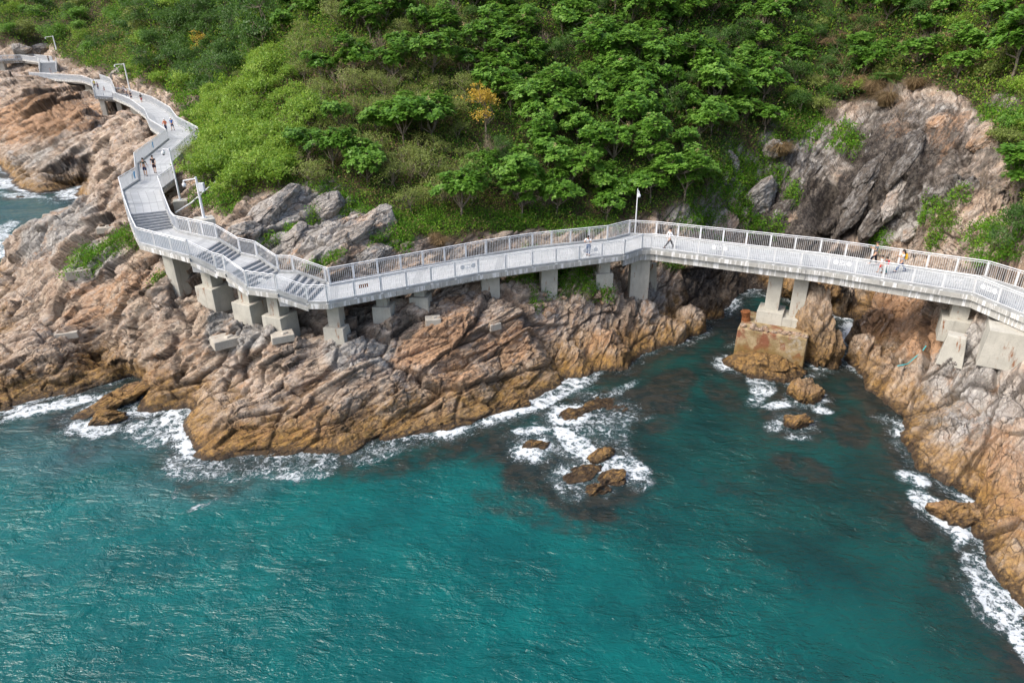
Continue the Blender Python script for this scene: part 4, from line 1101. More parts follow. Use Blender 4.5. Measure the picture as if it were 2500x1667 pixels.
POSTN = [0]
NOBJ_POST = []
def railing(S, side, parent, O, a0, a1, far=False):
    """one straight run of railing between stations a0..a1 as a part, its posts as sub-parts"""
    pts = [S[k][side] + np.array([0, 0, 0.12]) - O for k in range(a0, a1 + 1)]
    nodes = [(pts[0], 0.0)]; 
    rail = MB(); bal = MB()
    H = 1.14
    posts = []
    for k in range(len(pts) - 1):
        p, q = pts[k], pts[k + 1]
        d = q - p; L = np.linalg.norm(d[:2]); n = max(1, int(round(L / 1.8)))
        dirv = d / np.linalg.norm(d); h2 = np.array([d[0], d[1], 0]) / L
        inward = np.array([-h2[1], h2[0], 0])
        for j in range(n + 1):
            if j == n and k < len(pts) - 2: continue
            posts.append((p + d * j / n, h2))
        for zz, r in ((H, 0.032), (H - 0.13, 0.02), (0.06, 0.022)):
            rail.tube([p + np.array([0, 0, zz]), q + np.array([0, 0, zz])], r if not far else r * 1.25, 6)
        nb = int(L / (0.135 if not far else 0.2))
        w = 0.013 if not far else 0.026
        dep = 0.03 if not far else 0.08
        for j in range(1, nb):
            c = p + d * j / nb
            a = c + h2 * w / 2; b = c - h2 * w / 2; i_ = inward * dep / 2
            z0, z1 = np.array([0, 0, 0.06]), np.array([0, 0, H - 0.13])
            V = [a + i_ + z0, b + i_ + z0, b - i_ + z0, a - i_ + z0, a + i_ + z1, b + i_ + z1, b - i_ + z1, a - i_ + z1]
            bal.add(V, [(0, 1, 5, 4), (1, 2, 6, 5), (2, 3, 7, 6), (3, 0, 4, 7)])
    ro = rail.build("railing", M_STEEL, parent)
    bal.build("balusters", M_STEEL, ro)
    pm = MB()
    for (c, h2) in posts:
        m = MB()
        wz = math.atan2(h2[1], h2[0])
        for s in (-0.055, 0.055):
            cc = c + h2 * s + np.array([0, 0, H / 2 - 0.10])
            (pm if far else m).box(cc, (0.018, 0.07, H + 0.12), wz)
        (pm if far else m).box(c + np.array([0, 0, H * 0.5]), (0.07, 0.02, 0.9), wz)
        (pm if far else m).box(c + np.array([0, 0, H + 0.0]), (0.14, 0.09, 0.05), wz)
        (pm if far else m).box(c + np.array([0, 0, -0.10]), (0.18, 0.20, 0.05), wz)
        if not far: m.build("post", M_STEEL, ro)
    if far and pm.v: tag(pm.build("post", M_STEEL, ro), kind="stuff")
    return ro

deck_part(SW, ST, walk, WO)
deck_part(SW2, ST2, walk2, WO2)
girders(SW, 0, 5, walk, WO, 0.12, 0.55)
girders(SW, 5, 9, walk, WO, 0.75, 0.35)
girders(SW, 12, 16, walk, WO, 0.75, 0.35)
girders(SW, 17, 29, walk, WO, 0.6, 0.4)
girders(SW2, 2, 5, walk2, WO2, 0.6, 0.6)
RUNS = [(0, 1), (1, 2), (2, 3), (3, 4), (4, 5), (5, 6), (6, 8), (8, 9), (9, 10), (10, 11), (11, 12), (12, 13), (13, 14), (14, 15), (15, 17), (17, 18)]
for a0, a1 in RUNS:
    for s in (0, 1): railing(SW, s, walk, WO, a0, a1, a0 >= 14)
for a0, a1 in ((18, 19), (19, 20), (20, 21), (21, 23), (23, 25), (25, 27), (27, 28)):
    for s in (0, 1): railing(SW, s, walk, WO, a0, a1, True)
railing(SW, 0, walk, WO, 28, 29, True)
for a0, a1 in ((0, 1), (2, 3), (3, 5)):
    for s in (0, 1): railing(SW2, s, walk2, WO2, a0, a1, True)

# the turning platform at the foot of the distant stairs
_l = [SW[29][0], SW[29][1] + (SW[29][0] - SW[29][1]) * 0.0, SW2[0][0], SW2[0][1], SW[29][1] + (SW[28][1] - SW[29][1]) * 0.5, SW[29][0] + (SW[28][0] - SW[29][0]) * 0.5]
_m = MB(); _b = []
for _dz in (-0.35, -0.003):
    _b += [p - WO2 + np.array([0, 0, _dz + 12.3 - p[2]]) for p in (_l[1], _l[4], _l[3], _l[2])]
_m.hexa(_b); _m.build("landing_slab", M_FASCIA, walk2)
# closing rail at the far landing
# plaques on the railings: disc, lettered tablet, disc
def on_outer(px, a, z_off=0.62, side=0):
    """point of the outer railing between stations a, a+1 at photo column px"""
    p, q = SW[a][side], SW[a + 1][side]
    lo, hi = 0.0, 1.0
    f0 = proj(p)[0] < proj(q)[0]
    for _ in range(30):
        m = (lo + hi) / 2
        x = proj(p + (q - p) * m)[0]
        if (x < px) == f0: lo = m
        else: hi = m
    c = p + (q - p) * lo + np.array([0, 0, 0.12 + z_off])
    h = (q - p); h[2] = 0; h /= np.linalg.norm(h)
    return c - WO, h
def plaque_set(px, a, side=0):
    c, h = on_outer(px, a, 0.66, side)
    outw = np.cross(h, np.array([0, 0, 1.0])); 
    if outw @ (SW[a][0] - SW[a][1]) < 0: outw = -outw
    m = MB()
    for dx in (-0.42, 0.42):
        cc = c + h * dx + outw * 0.04
        n = 20; F = []
        ring = []
        for s in (0, 0.012):
            for k in range(n):
                t = 2 * math.pi * k / n
                ring.append(cc + h * math.cos(t) * 0.17 + np.array([0, 0, 1.0]) * math.sin(t) * 0.17 + outw * s)
        m.add(ring, [tuple(range(n))[::-1], tuple(range(n, 2 * n))] + [(k, (k + 1) % n, n + (k + 1) % n, n + k) for k in range(n)])
    for i in range(4):
        for j in range(3):
            if (i, j) in ((1, 1),): continue
            cc = c + h * (-0.15 + 0.10 * i) + np.array([0, 0, -0.12 + 0.12 * j]) + outw * 0.045
            m.bar(cc - h * 0.035, cc + h * 0.035, 0.02, 0.075)
    m.build("plaque", M_WHITE, walk)
plaque_set(1143, 7); plaque_set(1440, 5); plaque_set(1754, 2); plaque_set(2052, 1); plaque_set(2407, 0)
def slot_plate(px, a, mat, side=0):
    c, h = on_outer(px, a, 0.62, side)
    outw = np.cross(h, np.array([0, 0, 1.0]))
    if outw @ (SW[a][0] - SW[a][1]) < 0: outw = -outw
    m = MB()
    for i in range(5):
        cc = c + h * (-0.26 + 0.13 * i) + outw * 0.045
        m.bar(cc - np.array([0, 0, 0.10]), cc + np.array([0, 0, 0.10]), 0.075, 0.02)
    m.bar(c - h * 0.32 + outw * 0.045 + np.array([0, 0, 0.125]), c + h * 0.32 + outw * 0.045 + np.array([0, 0, 0.125]), 0.02, 0.03)
    m.build("slotted_plate", mat, walk)
slot_plate(2330, 1, M_WHITE); slot_plate(646, 10, M_WHITE); slot_plate(890, 7, M_RUST)
# blue and white figures printed on the railing panels of the far bends
def figure_panel(px, a, side, fw=1.0):
    c, h = on_outer(px, a, 0.6, side)
    inn = np.cross(h, np.array([0, 0, 1.0]))
    if inn @ (CAM - (c + WO)) < 0: inn = -inn
    for k, (sh, mat) in enumerate((((-0.30, 0.20), M_WHITE), ((0.22, 0.20), M_BLUE))):
        m = MB()
        pts = [(-0.28, -0.25), (-0.05, -0.34), (0.16, -0.1), (0.26, 0.12), (0.1, 0.3), (-0.06, 0.1), (-0.2, 0.16)] if k == 0 else [(-0.14, -0.36), (0.1, -0.36), (0.16, 0.05), (0.3, 0.16), (0.2, 0.32), (0.0, 0.2), (-0.12, 0.3), (-0.22, 0.05)]
        off = inn * (0.06 + 0.012 * k)
        A = [c + h * (sh[0] * fw + x * fw) + np.array([0, 0, y + 0.05]) + off for x, y in pts]
        B = [p + inn * 0.01 for p in A]
        n = len(pts)
        m.add(A + B, [tuple(range(n)), tuple(range(n, 2 * n))[::-1]] + [(k2, (k2 + 1) % n, n + (k2 + 1) % n, n + k2) for k2 in range(n)])
        m.build("printed_figure", mat, walk)
figure_panel(329, 18, 0); figure_panel(374, 20, 0, 1.2); 
c_, h_ = on_outer(110, 28, 0.6, 1)

# ---------------- piers
def ground_z(x, y):
    return float(base_fast(np.array([x]), np.array([y]))[0])
def pier(px, a, cw, cd_, bw, btop, rz, bh=None, fr=0.33, base_px=None, lean=0.0, label=None, rust=False, name="pier", parent=None, S=None, O=None, zb=None, blk2=None):
    S = S or SW; O = WO if O is None else O; parent = parent or walk
    p, q = S[a][0], S[a + 1][0]
    lo, hi = 0.0, 1.0; f0 = proj(p)[0] < proj(q)[0]
    for _ in range(30):
        m = (lo + hi) / 2
        x = proj(p + (q - p) * m - np.array([0, 0, 0.5]))[0]
        if (x < px) == f0: lo = m
        else: hi = m
    o = p + (q - p) * lo; i = S[a][1] + (S[a + 1][1] - S[a][1]) * lo
    c = o + (i - o) * fr
    zt = c[2] - 0.30
    gz = ground_z(c[0], c[1]) - 0.9 if zb is None else zb
    m = MB()
    ztop_b = z_at(c[0], c[1], btop) if btop else gz
    m.box((c[0] - O[0], c[1] - O[1], (zt + ztop_b) / 2 - O[2]), (cw, cd_, zt - ztop_b + 0.02), R(rz))
    po = m.build(name, M_CONC, parent, bevel=0.02)
    if label: po["label"] = label
    if btop:
        b = MB(); b.box((c[0] - O[0], c[1] - O[1], (ztop_b + gz) / 2 - O[2]), (bw, bw, ztop_b - gz), R(rz), taper=0.985)
        b.build("footing", M_CONC, po, bevel=0.03)
    return c
pier(402, 14, 0.95, 1.5, 0, None, -24, fr=0.3)
pier(487, 13, 0.95, 0.95, 1.75, 694, -28)
pier(575, 11, 0.95, 0.95, 1.75, 732, -28)
pier(655, 10, 0.95, 0.95, 1.65, 764, -26)
pier(815, 7, 0.85, 0.85, 1.45, 792, -12)
pier(930, 7, 0.75, 0.8, 1.3, 742, -6)
pier(1020, 7, 0.75, 0.8, 1.35, 719, -6)
pier(1190, 6, 1.35, 0.9, 0, None, 8)
pier(1342, 5, 1.25, 0.9, 0, None, 8)
pier(1486, 5, 0.9, 0.8, 1.35, 662, 5)
pier(1570, 3, 1.5, 1.3, 0, None, -2, fr=0.3)
t1 = pier(1905, 2, 1.0, 0.8, 1.9, 752, -27, zb=2.3, fr=0.40, label="rust-streaked square column")
t2 = pier(1970, 2, 1.0, 0.8, 1.9, 770, -27, zb=2.2, fr=0.40)
pier(2345, 1, 1.05, 1.05, 1.9, 772, -28)
pier(2475, 0, 0.8, 0.8, 2.6, 790, -30)
for px, a, cw in ((398, 17, 1.2), (440, 19, 0.9), (325, 22, 0.9), (340, 22, 0.9), (290, 23, 2.2), (262, 24, 0.9), (236, 25, 0.9), (182, 27, 1.3), (110, 27, 1.3)):
    if a in (19,): continue
    pier(px, a, cw, 1.0, 2.0 if a >= 27 else 0, {182: 232, 110: 220}.get(px), 10, fr=0.5 if a < 22 else 0.25)
pier(28, 4, 1.7, 1.5, 0, None, 5, S=SW2, O=WO2, parent=walk2)
pier(75, 3, 1.7, 1.5, 0, None, 5, S=SW2, O=WO2, parent=walk2)

# rust-stained plinth under the twin piers, its rubble top and the cut-off pipe beside it
tc = (t1 + t2) / 2; RZ = R(-28); fwd = np.array([-math.sin(RZ), math.cos(RZ), 0]); rgt = np.array([math.cos(RZ), math.sin(RZ), 0])
PLC = tc - fwd * 0.75 - rgt * 0.35
m = MB(); m.box((0, 0, 0), (5.0, 3.9, 2.5), RZ, taper=0.98)
plo = m.build("concrete_plinth", M_RUSTC, None, bevel=0.08, loc=(PLC[0], PLC[1], 1.08))
tag(plo, "massive ochre and rust-stained concrete plinth standing in the gorge under the twin piers", "plinth")
for k in range(18):
    q = PLC + rgt * rng.uniform(-2.2, 2.3) - fwd * rng.uniform(1.15, 1.75); s = rng.uniform(0.13, 0.27)
    rock_obj("rubble_stone", (q[0], q[1], 2.33 + s * 0.3), (s * 1.2, s, s * 0.7), rng.random() * 3, "pale broken stone lying on the front ledge of the rust-stained plinth", M_OBOULDER, "broken stones on the rust-stained plinth", seed=500 + k, L=0.5, boxy=0.6, amp=0.5, small=True, cat="stone")
pq = PLC - rgt * 2.15 - fwd * 0.2
m = MB(); m.tube([(0, 0, 0), (-0.05, 0, 0.4), (-0.14, 0, 0.8)], [0.36, 0.3, 0.34], 14); m.tube([(-0.14, 0, 0.8), (-0.145, 0, 0.84)], [0.37, 0.30], 14)
tag(m.build("pipe_stub", M_RUST, None, loc=(pq[0], pq[1], 2.28)), "short rusty cut-off pipe standing on the left corner of the stained plinth", "pipe")

# other concrete: pads, old footings, wedge walls at the right end
def pad(px, py, size, rz, label, mat=M_OLDC, Z=None, tilt=0.0, name="concrete_block", cat="concrete block", up=0.22):
    p = ground_hit(px, py)
    m = MB(); m.box((0, 0, 0), size, 0, taper=0.96)
    # broken edge bits
    m.box((size[0] * 0.1, -size[1] * 0.1, size[2] * 0.5 + 0.05), (size[0] * 0.35, size[1] * 0.3, 0.12), 0.4, taper=0.6)
    o = m.build(name, mat, None, bevel=0.04, loc=(p[0], p[1], p[2] + size[2] * up - 0.1))
    o.rotation_euler = (tilt, 0, R(rz))
    return tag(o, label, cat)
pad(1058, 795, (1.1, 0.9, 1.0), 10, "grey square concrete block on the orange rocks below the long deck")
pad(1205, 795, (0.9, 0.8, 0.5), 30, "crumbling grey concrete lump to the right of the square grey block")
pad(553, 832, (1.9, 1.4, 0.6), 35, "flat concrete pad with a broken middle, seaward of the middle piers")
pad(690, 822, (1.5, 1.1, 0.5), 25, "flat concrete pad on the rock hump between the stairs' last pier and the corner pier")
pad(376, 848, (1.3, 0.8, 0.6), 30, "small brown-stained concrete block low on the left rocks")
pad(165, 815, (1.6, 1.1, 0.5), 20, "broken concrete pad on the lower left slabs, left of the brown-stained block")
pad(195, 668, (1.9, 1.2, 0.7), 25, "grey concrete block on the left promontory below the grassy patch")
pad(262, 560, (1.5, 1.0, 0.5), 15, "small grey concrete block beside the grassy patch near the big stairs")
def wedge(px, py, size, rz, label, name="concrete_abutment", mat=M_CONC, dz=0.0, taper=0.9):
    p = ground_hit(px, py)
    m = MB(); m.box((0, 0, 0), size, 0, taper=taper)
    o = m.build(name, mat, None, bevel=0.04, loc=(p[0], p[1], p[2] + dz)); o.rotation_euler = (0, 0, R(rz))
    return tag(o, label, "abutment")
wedge(2325, 862, (1.5, 1.3, 2.0), -35, "rendered grey concrete buttress leaning against the footing of the right-hand pier", dz=0.3, taper=0.7)
wedge(2475, 862, (3.6, 1.9, 2.4), -30, "broad pale concrete abutment at the right edge under the deck's curve", dz=0.35, taper=0.9)
wedge(1590, 700, (0.9, 0.7, 3.0), 0, "tall narrow concrete buttress poured down the rock at the corner of the deck", dz=0.6, taper=0.6)

# ---------------- masts
def mast(base, H, label, arm=None, box=False, lean=0.0, block=None, dome=None, cams=False, name="camera_mast", r=0.075, foot=None):
    o = empty(name, tuple(base), 0, label, "camera mast")
    m = MB(); m.tube([(0, 0, 0), (lean * H * 0.5, 0, H * 0.5), (lean * H, 0, H)], [r, r * 0.85, r * 0.7], 10); m.build("pole", M_WHITE, o, smooth=False)
    m = MB(); m.tube([(0, 0, 0.0), (0, 0, 0.04)], [0.24, 0.24], 14); m.build("base_flange", M_STEEL2, o)
    if block:
        m = MB(); m.box((0, 0, -block[2] / 2 + 0.0), block, R(block[3] if len(block) > 3 else 0)); b = m.build("foundation_block", M_CONC, o, bevel=0.03)
    if arm:
        m = MB(); m.tube([(lean * H, 0, H - 0.12), (lean * H + arm[0], arm[1], H - 0.12 + arm[2])], 0.045, 8)
        ao = m.build("arm", M_WHITE, o)
        e = (lean * H + arm[0], arm[1], H - 0.12 + arm[2])
        m = MB(); m.tube([(e[0], e[1], e[2]), (e[0], e[1], e[2] - 0.18)], 0.05, 8); m.ball((e[0], e[1], e[2] - 0.3), (0.15, 0.15, 0.17), 12)
        m.build("camera_dome", M_WHITE if not cams else M_WHITE, ao)
        m = MB(); m.ball((e[0], e[1], e[2] - 0.40), (0.11, 0.11, 0.12), 12); m.build("lens", M_BLACK, ao)
    if box:
        m = MB(); m.box((lean * H + 0.3, 0, H - 0.75), (0.38, 0.3, 0.62)); m.build("equipment_box", M_WHITE, o, bevel=0.02)
        m = MB(); m.tube([(lean * H, 0, H - 0.75), (lean * H + 0.25, 0, H - 0.75)], 0.04, 6); m.build("bracket", M_STEEL2, o)
    return o
def mast_at(px, pyb, pyt, Z, **k):
    b = atd(px, pyb, Z); H = z_at(b[0], b[1], pyt) - b[2]
    return mast(b, H, **k)
mast_at(498, 532, 432, 51.0, label="tall white camera mast with an equipment box on a square block behind the lower stairs", arm=(-0.95, 0.0, -0.15), box=True, block=(1.35, 1.35, 1.6, 30), r=0.11)
mast_at(440, 488, 362, 58.5, label="thin white camera mast on a rough block beside the big stairs' upper landing", arm=(-0.55, 0.0, 0.05), block=(1.15, 1.1, 1.3, 20), r=0.09)
c13 = (SW[3][1] * 0.8 + SW[4][1] * 0.2); c13 = c13 + (SW[3][0] - SW[3][1]) * 0.16
b13 = at(1550, 574, 7.2)
mast(b13, z_at(b13[0], b13[1], 461) - 7.2, "slim silver lamp pole standing on the deck at the bend of the bridge", arm=(0.12, 0, -0.15), name="camera_mast", r=0.055)
mast_at(318, 222, 155, 135, label="white distant mast beside the crowded bend of the walkway", arm=(-1.9, 0, -0.1), r=0.16)
mast_at(138, 122, 88, 190, label="farthest white mast, above the distant stairs at the upper left", arm=(-2.2, 0, -0.2), r=0.17)
# pipes, cables, rope
def pipe(pts, r, mat, label, name="pipe", cat="pipe", up=0.05):
    W = []
    for k in range(len(pts) - 1):
        for j in range(6):
            x = pts[k][0] + (pts[k + 1][0] - pts[k][0]) * j / 6; y = pts[k][1] + (pts[k + 1][1] - pts[k][1]) * j / 6
            W.append(ground_hit(x, y) + np.array([0, 0, up]))
    o0 = W[0].copy(); m = MB(); m.tube([w - o0 for w in W], r, 8)
    return tag(m.build(name, mat, None, loc=tuple(o0)), label, cat)
pipe([(430, 530), (470, 505), (500, 478), (535, 448)], 0.07, M_STEEL, "long grey pipe running down the slope behind the camera masts", up=0.35)
pipe([(545, 545), (570, 552), (600, 540)], 0.05, M_STEEL, "thin pale cable pipe on the rocks right of the big mast's block")
p = ground_hit(1197, 722); m = MB(); m.tube([(0, 0, -0.2), (-0.1, 0.1, 1.0)], 0.07, 8)
tag(m.build("pipe", M_WHITE, None, loc=tuple(p + np.array([0, -0.3, 0.1]))), "short upright white plastic pipe in front of a pier under the long deck", "pipe")
pipe([(2190, 897), (2215, 892), (2232, 877), (2250, 862), (2262, 845)], 0.035, M_CYANROPE, "turquoise rope lying across the rocks of the right-hand cliff", "rope", "rope", 0.12)
m = MB(); p = ground_hit(2344, 833); m.box((0, 0, 0.15), (0.3, 0.2, 0.35), 0.4); m.box((0.08, 0, -0.15), (0.18, 0.16, 0.3), 0.9)
tag(m.build("plastic_bag", M_BLUE, None, bevel=0.03, loc=tuple(p + np.array([0, -0.1, 0.1]))), "crumpled blue plastic bag caught beside the right-hand pier footing", "bag")
# ------------------------------------------------------------------ vegetation
def unit(v): return v / (np.linalg.norm(v, axis=-1, keepdims=True) + 1e-9)

def leaves(C, D, N, L, W):
    """one folded rhombic leaf per row: centre of the stalk end C, long axis D, normal N"""
    D = unit(D); S = unit(np.cross(D, N)); N = unit(np.cross(S, D))
    L = np.asarray(L).reshape(-1, 1); W = np.asarray(W).reshape(-1, 1)
    a = C; b = C + D * L * 0.5 + S * W * 0.5 - N * W * 0.12; c = C + D * L - N * L * 0.15; d = C + D * L * 0.5 - S * W * 0.5 - N * W * 0.12
    V = np.stack([a, b, c, d], 1).reshape(-1, 3)
    F = np.arange(len(V)).reshape(-1, 4)
    return V, F

def leafmesh(name, V, F, tint):
    me = mesh_np(name, V, F)
    a = me.attributes.new("tint", 'FLOAT', 'POINT'); a.data.foreach_set("value", np.repeat(tint, 4).astype(np.float32))
    return me

def make_tree(seed, h=4.6, rx=2.2, rz=1.5, tufts=110, nl=13, ls=0.40, lean=0.25, limbs=8, rt=0.10, kind="broad"):
    g = np.random.default_rng(seed)
    cx = np.array([lean * g.uniform(-1, 1), -abs(lean) * g.uniform(0.4, 1.2), h - rz])
    # lumpy crown: a few overlapping lobes
    nlobe = 6
    lob = np.stack([g.uniform(-0.62, 0.62, nlobe) * rx, g.uniform(-0.62, 0.62, nlobe) * rx, g.uniform(-0.55, 0.5, nlobe) * rz], 1); lr = g.uniform(0.42, 0.62, nlobe)
    tips = []
    while len(tips) < tufts:
        k = g.integers(nlobe); v = unit(g.normal(size=3)); v[2] = abs(v[2]) * 1.0 - 0.25 * g.random(); v = unit(v)
        rad = lr[k] * (0.70 + 0.38 * g.random())
        tips.append(lob[k] + v * np.array([rx, rx, rz * 1.15]) * rad)
    tips = np.array(tips) + cx
    out = unit((tips - (cx - np.array([0, 0, rz * 0.7]))) / np.array([1, 1, 0.8]))
    # trunk and limbs
    m = MB()
    fork = np.array([cx[0] * 0.4, cx[1] * 0.4, max(0.8, (h - 2 * rz) * 0.95)])
    mid = fork * 0.5 + np.array([g.uniform(-.15, .15), g.uniform(-.15, .15), 0])
    m.tube([(0, 0, -0.8), (0, 0, 0), mid, fork], [rt * 1.4, rt * 1.2, rt, rt * 0.85], 7)
    le = []
    for k in range(limbs):
        t = tips[g.integers(len(tips))]
        e = fork + (t - fork) * 0.72; j = fork + (e - fork) * 0.5 + g.normal(size=3) * 0.14 * rx
        m.tube([fork - np.array([0, 0, 0.05]), j, e], [rt * 0.62, rt * 0.42, rt * 0.2], 5, caps=False); le.append(e); le.append(j)
    le = np.array(le)
    for t in tips:
        if g.random() < 0.62:
            e = le[np.argmin(((le - t) ** 2).sum(1))]
            j = (e + t) / 2 + g.normal(size=3) * 0.06
            m.tube([e, j, t], [rt * 0.2, rt * 0.15, rt * 0.09], 3, caps=False)
    trunk = m.mesh("trunk", smooth=True)
    T = np.repeat(np.arange(len(tips)), nl); n = len(T)
    c = tips[T]; o = out[T]
    if kind == "broad":
        az_ = g.uniform(0, 2 * math.pi, n); up = unit(o + np.array([0, 0, 0.9]))
        x = unit(np.cross(up, np.array([0.3, 1, 0.2]))); y = np.cross(up, x)
        el = g.uniform(-0.25, 0.55, n)[:, None]
        D = (x * np.cos(az_)[:, None] + y * np.sin(az_)[:, None]) * np.cos(el) + up * np.sin(el)
        l = g.uniform(0.7, 1.15, n) * ls
        V, F = leaves(c + up * g.uniform(-0.05, 0.12, n)[:, None] + D * 0.05, D, up + g.normal(size=(n, 3)) * 0.2, l, l * 0.62)
    else:
        c = c + g.normal(size=(n, 3)) * np.array([1, 1, 0.75]) * 0.165 * (rx / 1.6)
        D = unit(o * 0.6 + g.normal(size=(n, 3))); N = unit(o + np.array([0, 0, 0.7]) + g.normal(size=(n, 3)) * 0.6)
        l = g.uniform(0.7, 1.2, n) * ls
        V, F = leaves(c, D, N, l, l * 0.55)
    tt_ = np.clip(g.normal(0.5, 0.20, len(tips))[T] + g.normal(0, 0.12, n), 0, 1)
    return trunk, leafmesh("crown", V, F, tt_), tips, cx

def make_bare(seed, h=2.6, n=7):
    g = np.random.default_rng(seed); m = MB()
    def grow(p, d, l, r, dep):
        e = p + d * l; j = p + d * l * 0.5 + g.normal(size=3) * 0.05 * l
        m.tube([p, j, e], [r, r * 0.8, r * 0.6], 3, caps=False)
        if dep == 0: return
        for _ in range(3 if dep > 1 else 4):
            grow(p + (e - p) * g.uniform(0.45, 1.0), unit(d + g.normal(size=3) * 0.42 + np.array([0, 0, 0.12])), l * g.uniform(0.5, 0.75), r * 0.58, dep - 1)
    for k in range(n):
        grow(np.array([g.normal() * 0.12, g.normal() * 0.12, -0.1]), unit(np.array([g.normal() * 0.5, g.normal() * 0.5 - 0.25, 1.0])), h * 0.42, 0.028, 3)
    return m.mesh("branches")

def make_grass(seed, n=420, h=1.25):
    g = np.random.default_rng(seed)
    a = g.uniform(0, 2 * math.pi, n); sp = g.uniform(0.25, 1.1, n)
    base = np.stack([np.cos(a), np.sin(a), a * 0], 1) * g.uniform(0, 0.35, n)[:, None]
    d0 = unit(np.stack([np.cos(a) * 0.35 * sp, np.sin(a) * 0.35 * sp, np.ones(n)], 1)); d1 = unit(np.stack([np.cos(a) * sp, np.sin(a) * sp - 0.3, 0.35 - 0.8 * sp], 1))
    L = g.uniform(0.5, 1.1, n)[:, None] * h; s = unit(np.cross(d0, np.array([0, 0, 1.0]) + g.normal(size=(n, 3)) * 0.1)) * 0.016
    p0, p1, p2 = base, base + d0 * L * 0.55, base + d0 * L * 0.55 + d1 * L * 0.6
    V = np.stack([p0 - s, p0 + s, p1 + s, p1 - s, p1 + s, p1 - s, p2 - s * 0.3, p2 + s * 0.3], 1).reshape(-1, 3)
    return leafmesh("blades", V, np.arange(len(V)).reshape(-1, 4), np.clip(g.normal(0.5, 0.25, 2 * n), 0, 1))

def make_palm(seed, n=26, L=1.9):
    g = np.random.default_rng(seed); Vs = []; m = MB(); tint = []
    m.tube([(0, 0, -0.6), (0, 0, 0.4), (0.05, -0.05, 1.0)], [0.14, 0.13, 0.10], 8)
    for k in range(n):
        a = 2 * math.pi * k / n * 2.4 + g.uniform(-.2, .2); el = g.uniform(0.1, 1.2)
        d = np.array([math.cos(a) * math.cos(el), math.sin(a) * math.cos(el), math.sin(el)])
        prev = np.array([0.05, -0.05, 1.0])
        for j in range(22):
            t = j / 22; p = np.array([0.05, -0.05, 1.0]) + d * L * t - np.array([0, 0, 1.0]) * 1.0 * t * t
            dd = unit(p - prev + 1e-6); prev = p
            sd_ = unit(np.cross(dd, np.array([0, 0, 1.0]))); ll = 0.5 * math.sin(math.pi * min(1, t + 0.12)) + 0.08
            for s in (-1, 1):
                D = unit(sd_ * s + dd * 0.6 - np.array([0, 0, 0.35])); V, _ = leaves(p[None], D[None], np.array([[0, 0, 1.0]]), [ll], [0.05]); Vs.append(V); tint.append(g.uniform(0.3, 0.7))
    V = np.concatenate(Vs)
    return m.mesh("trunk"), leafmesh("fronds", V, np.arange(len(V)).reshape(-1, 4), np.array(tint))

PROTO = {}
def proto(key, fn):
    if key not in PROTO: PROTO[key] = fn()
    return PROTO[key]
for k in range(5): PROTO["broad", k] = make_tree(100 + k, h=4.4, rx=2.1, rz=1.55, tufts=165, nl=13, ls=0.42)
for k in range(3): PROTO["lime", k] = make_tree(200 + k, h=2.4, rx=1.7, rz=1.05, tufts=80, nl=26, ls=0.19, kind="fine", rt=0.06, limbs=7)
for k in range(3): PROTO["olive", k] = make_tree(300 + k, h=2.9, rx=1.7, rz=1.2, tufts=80, nl=20, ls=0.13, kind="fine", rt=0.06, limbs=9)
for k in range(3): PROTO["dark", k] = make_tree(400 + k, h=3.6, rx=2.0, rz=1.5, tufts=100, nl=26, ls=0.19, kind="fine", rt=0.09)
for k in range(3): PROTO["far", k] = make_tree(500 + k, h=4.6, rx=3.0, rz=2.1, tufts=110, nl=22, ls=0.36, kind="fine", rt=0.12)
PROTO["seed", 0] = None
BARE = [make_bare(600 + k) for k in range(3)]
GRASS = [make_grass(650 + k) for k in range(3)]
PALM = make_palm(680)
MATS = {"broad": M_LEAF, "lime": M_LIME, "olive": M_OLIVE, "dark": M_DARK, "far": M_LEAF, "yellow": M_YEL}
MESHMAT = {}
def plant(kind, P, s, label, cat, group=None, rz=None, mat=None, name=None, seeds=False, base=None):
    k = int(rng.integers(3)) if kind != "broad" else int(rng.integers(5))
    trunk, crown, tips, cx = PROTO[base or kind, k]
    mat = mat or MATS[kind]
    key = (crown.name, mat.name)
    if key not in MESHMAT:
        c2 = crown if not len(crown.materials) else crown.copy()
        c2.materials.clear(); c2.materials.append(mat); MESHMAT[key] = c2
    if not len(trunk.materials): trunk.materials.append(M_BARK)
    o = empty(name or ("tree" if cat == "tree" else "shrub"), tuple(P), rng.uniform(0, 6.28) if rz is None else rz, label, cat, group)
    sc = s * rng.uniform(0.9, 1.1); o.scale = (sc, sc, sc * rng.uniform(0.9, 1.08))
    for nm, me in (("trunk", trunk), ("crown", MESHMAT[key])):
        c = link(bpy.data.objects.new(nm, me)); c.parent = o
    plant.k = k
    return o
def seedheads(o, crownkey, n, g):
    tips = PROTO[crownkey][2]; cx = PROTO[crownkey][3]
    up = tips[np.argsort(-tips[:, 2] + tips[:, 1] * 0.5)[:n * 3]]; sel = up[g.choice(len(up), n, replace=False)]
    m = n * 40; T = np.repeat(np.arange(n), 40)
    C = sel[T] + np.stack([g.normal(0, 0.09, m), g.normal(0, 0.09, m), g.uniform(0.02, 0.40, m)], 1)
    V, F = leaves(C, g.normal(size=(m, 3)) + np.array([0, 0, 0.6]), g.normal(size=(m, 3)), np.full(m, 0.09), np.full(m, 0.05))
    me = leafmesh("seed_heads", V, F, np.clip(g.normal(0.5, 0.2, m), 0, 1)); mkobj("seed_heads", me, M_PINK, o)

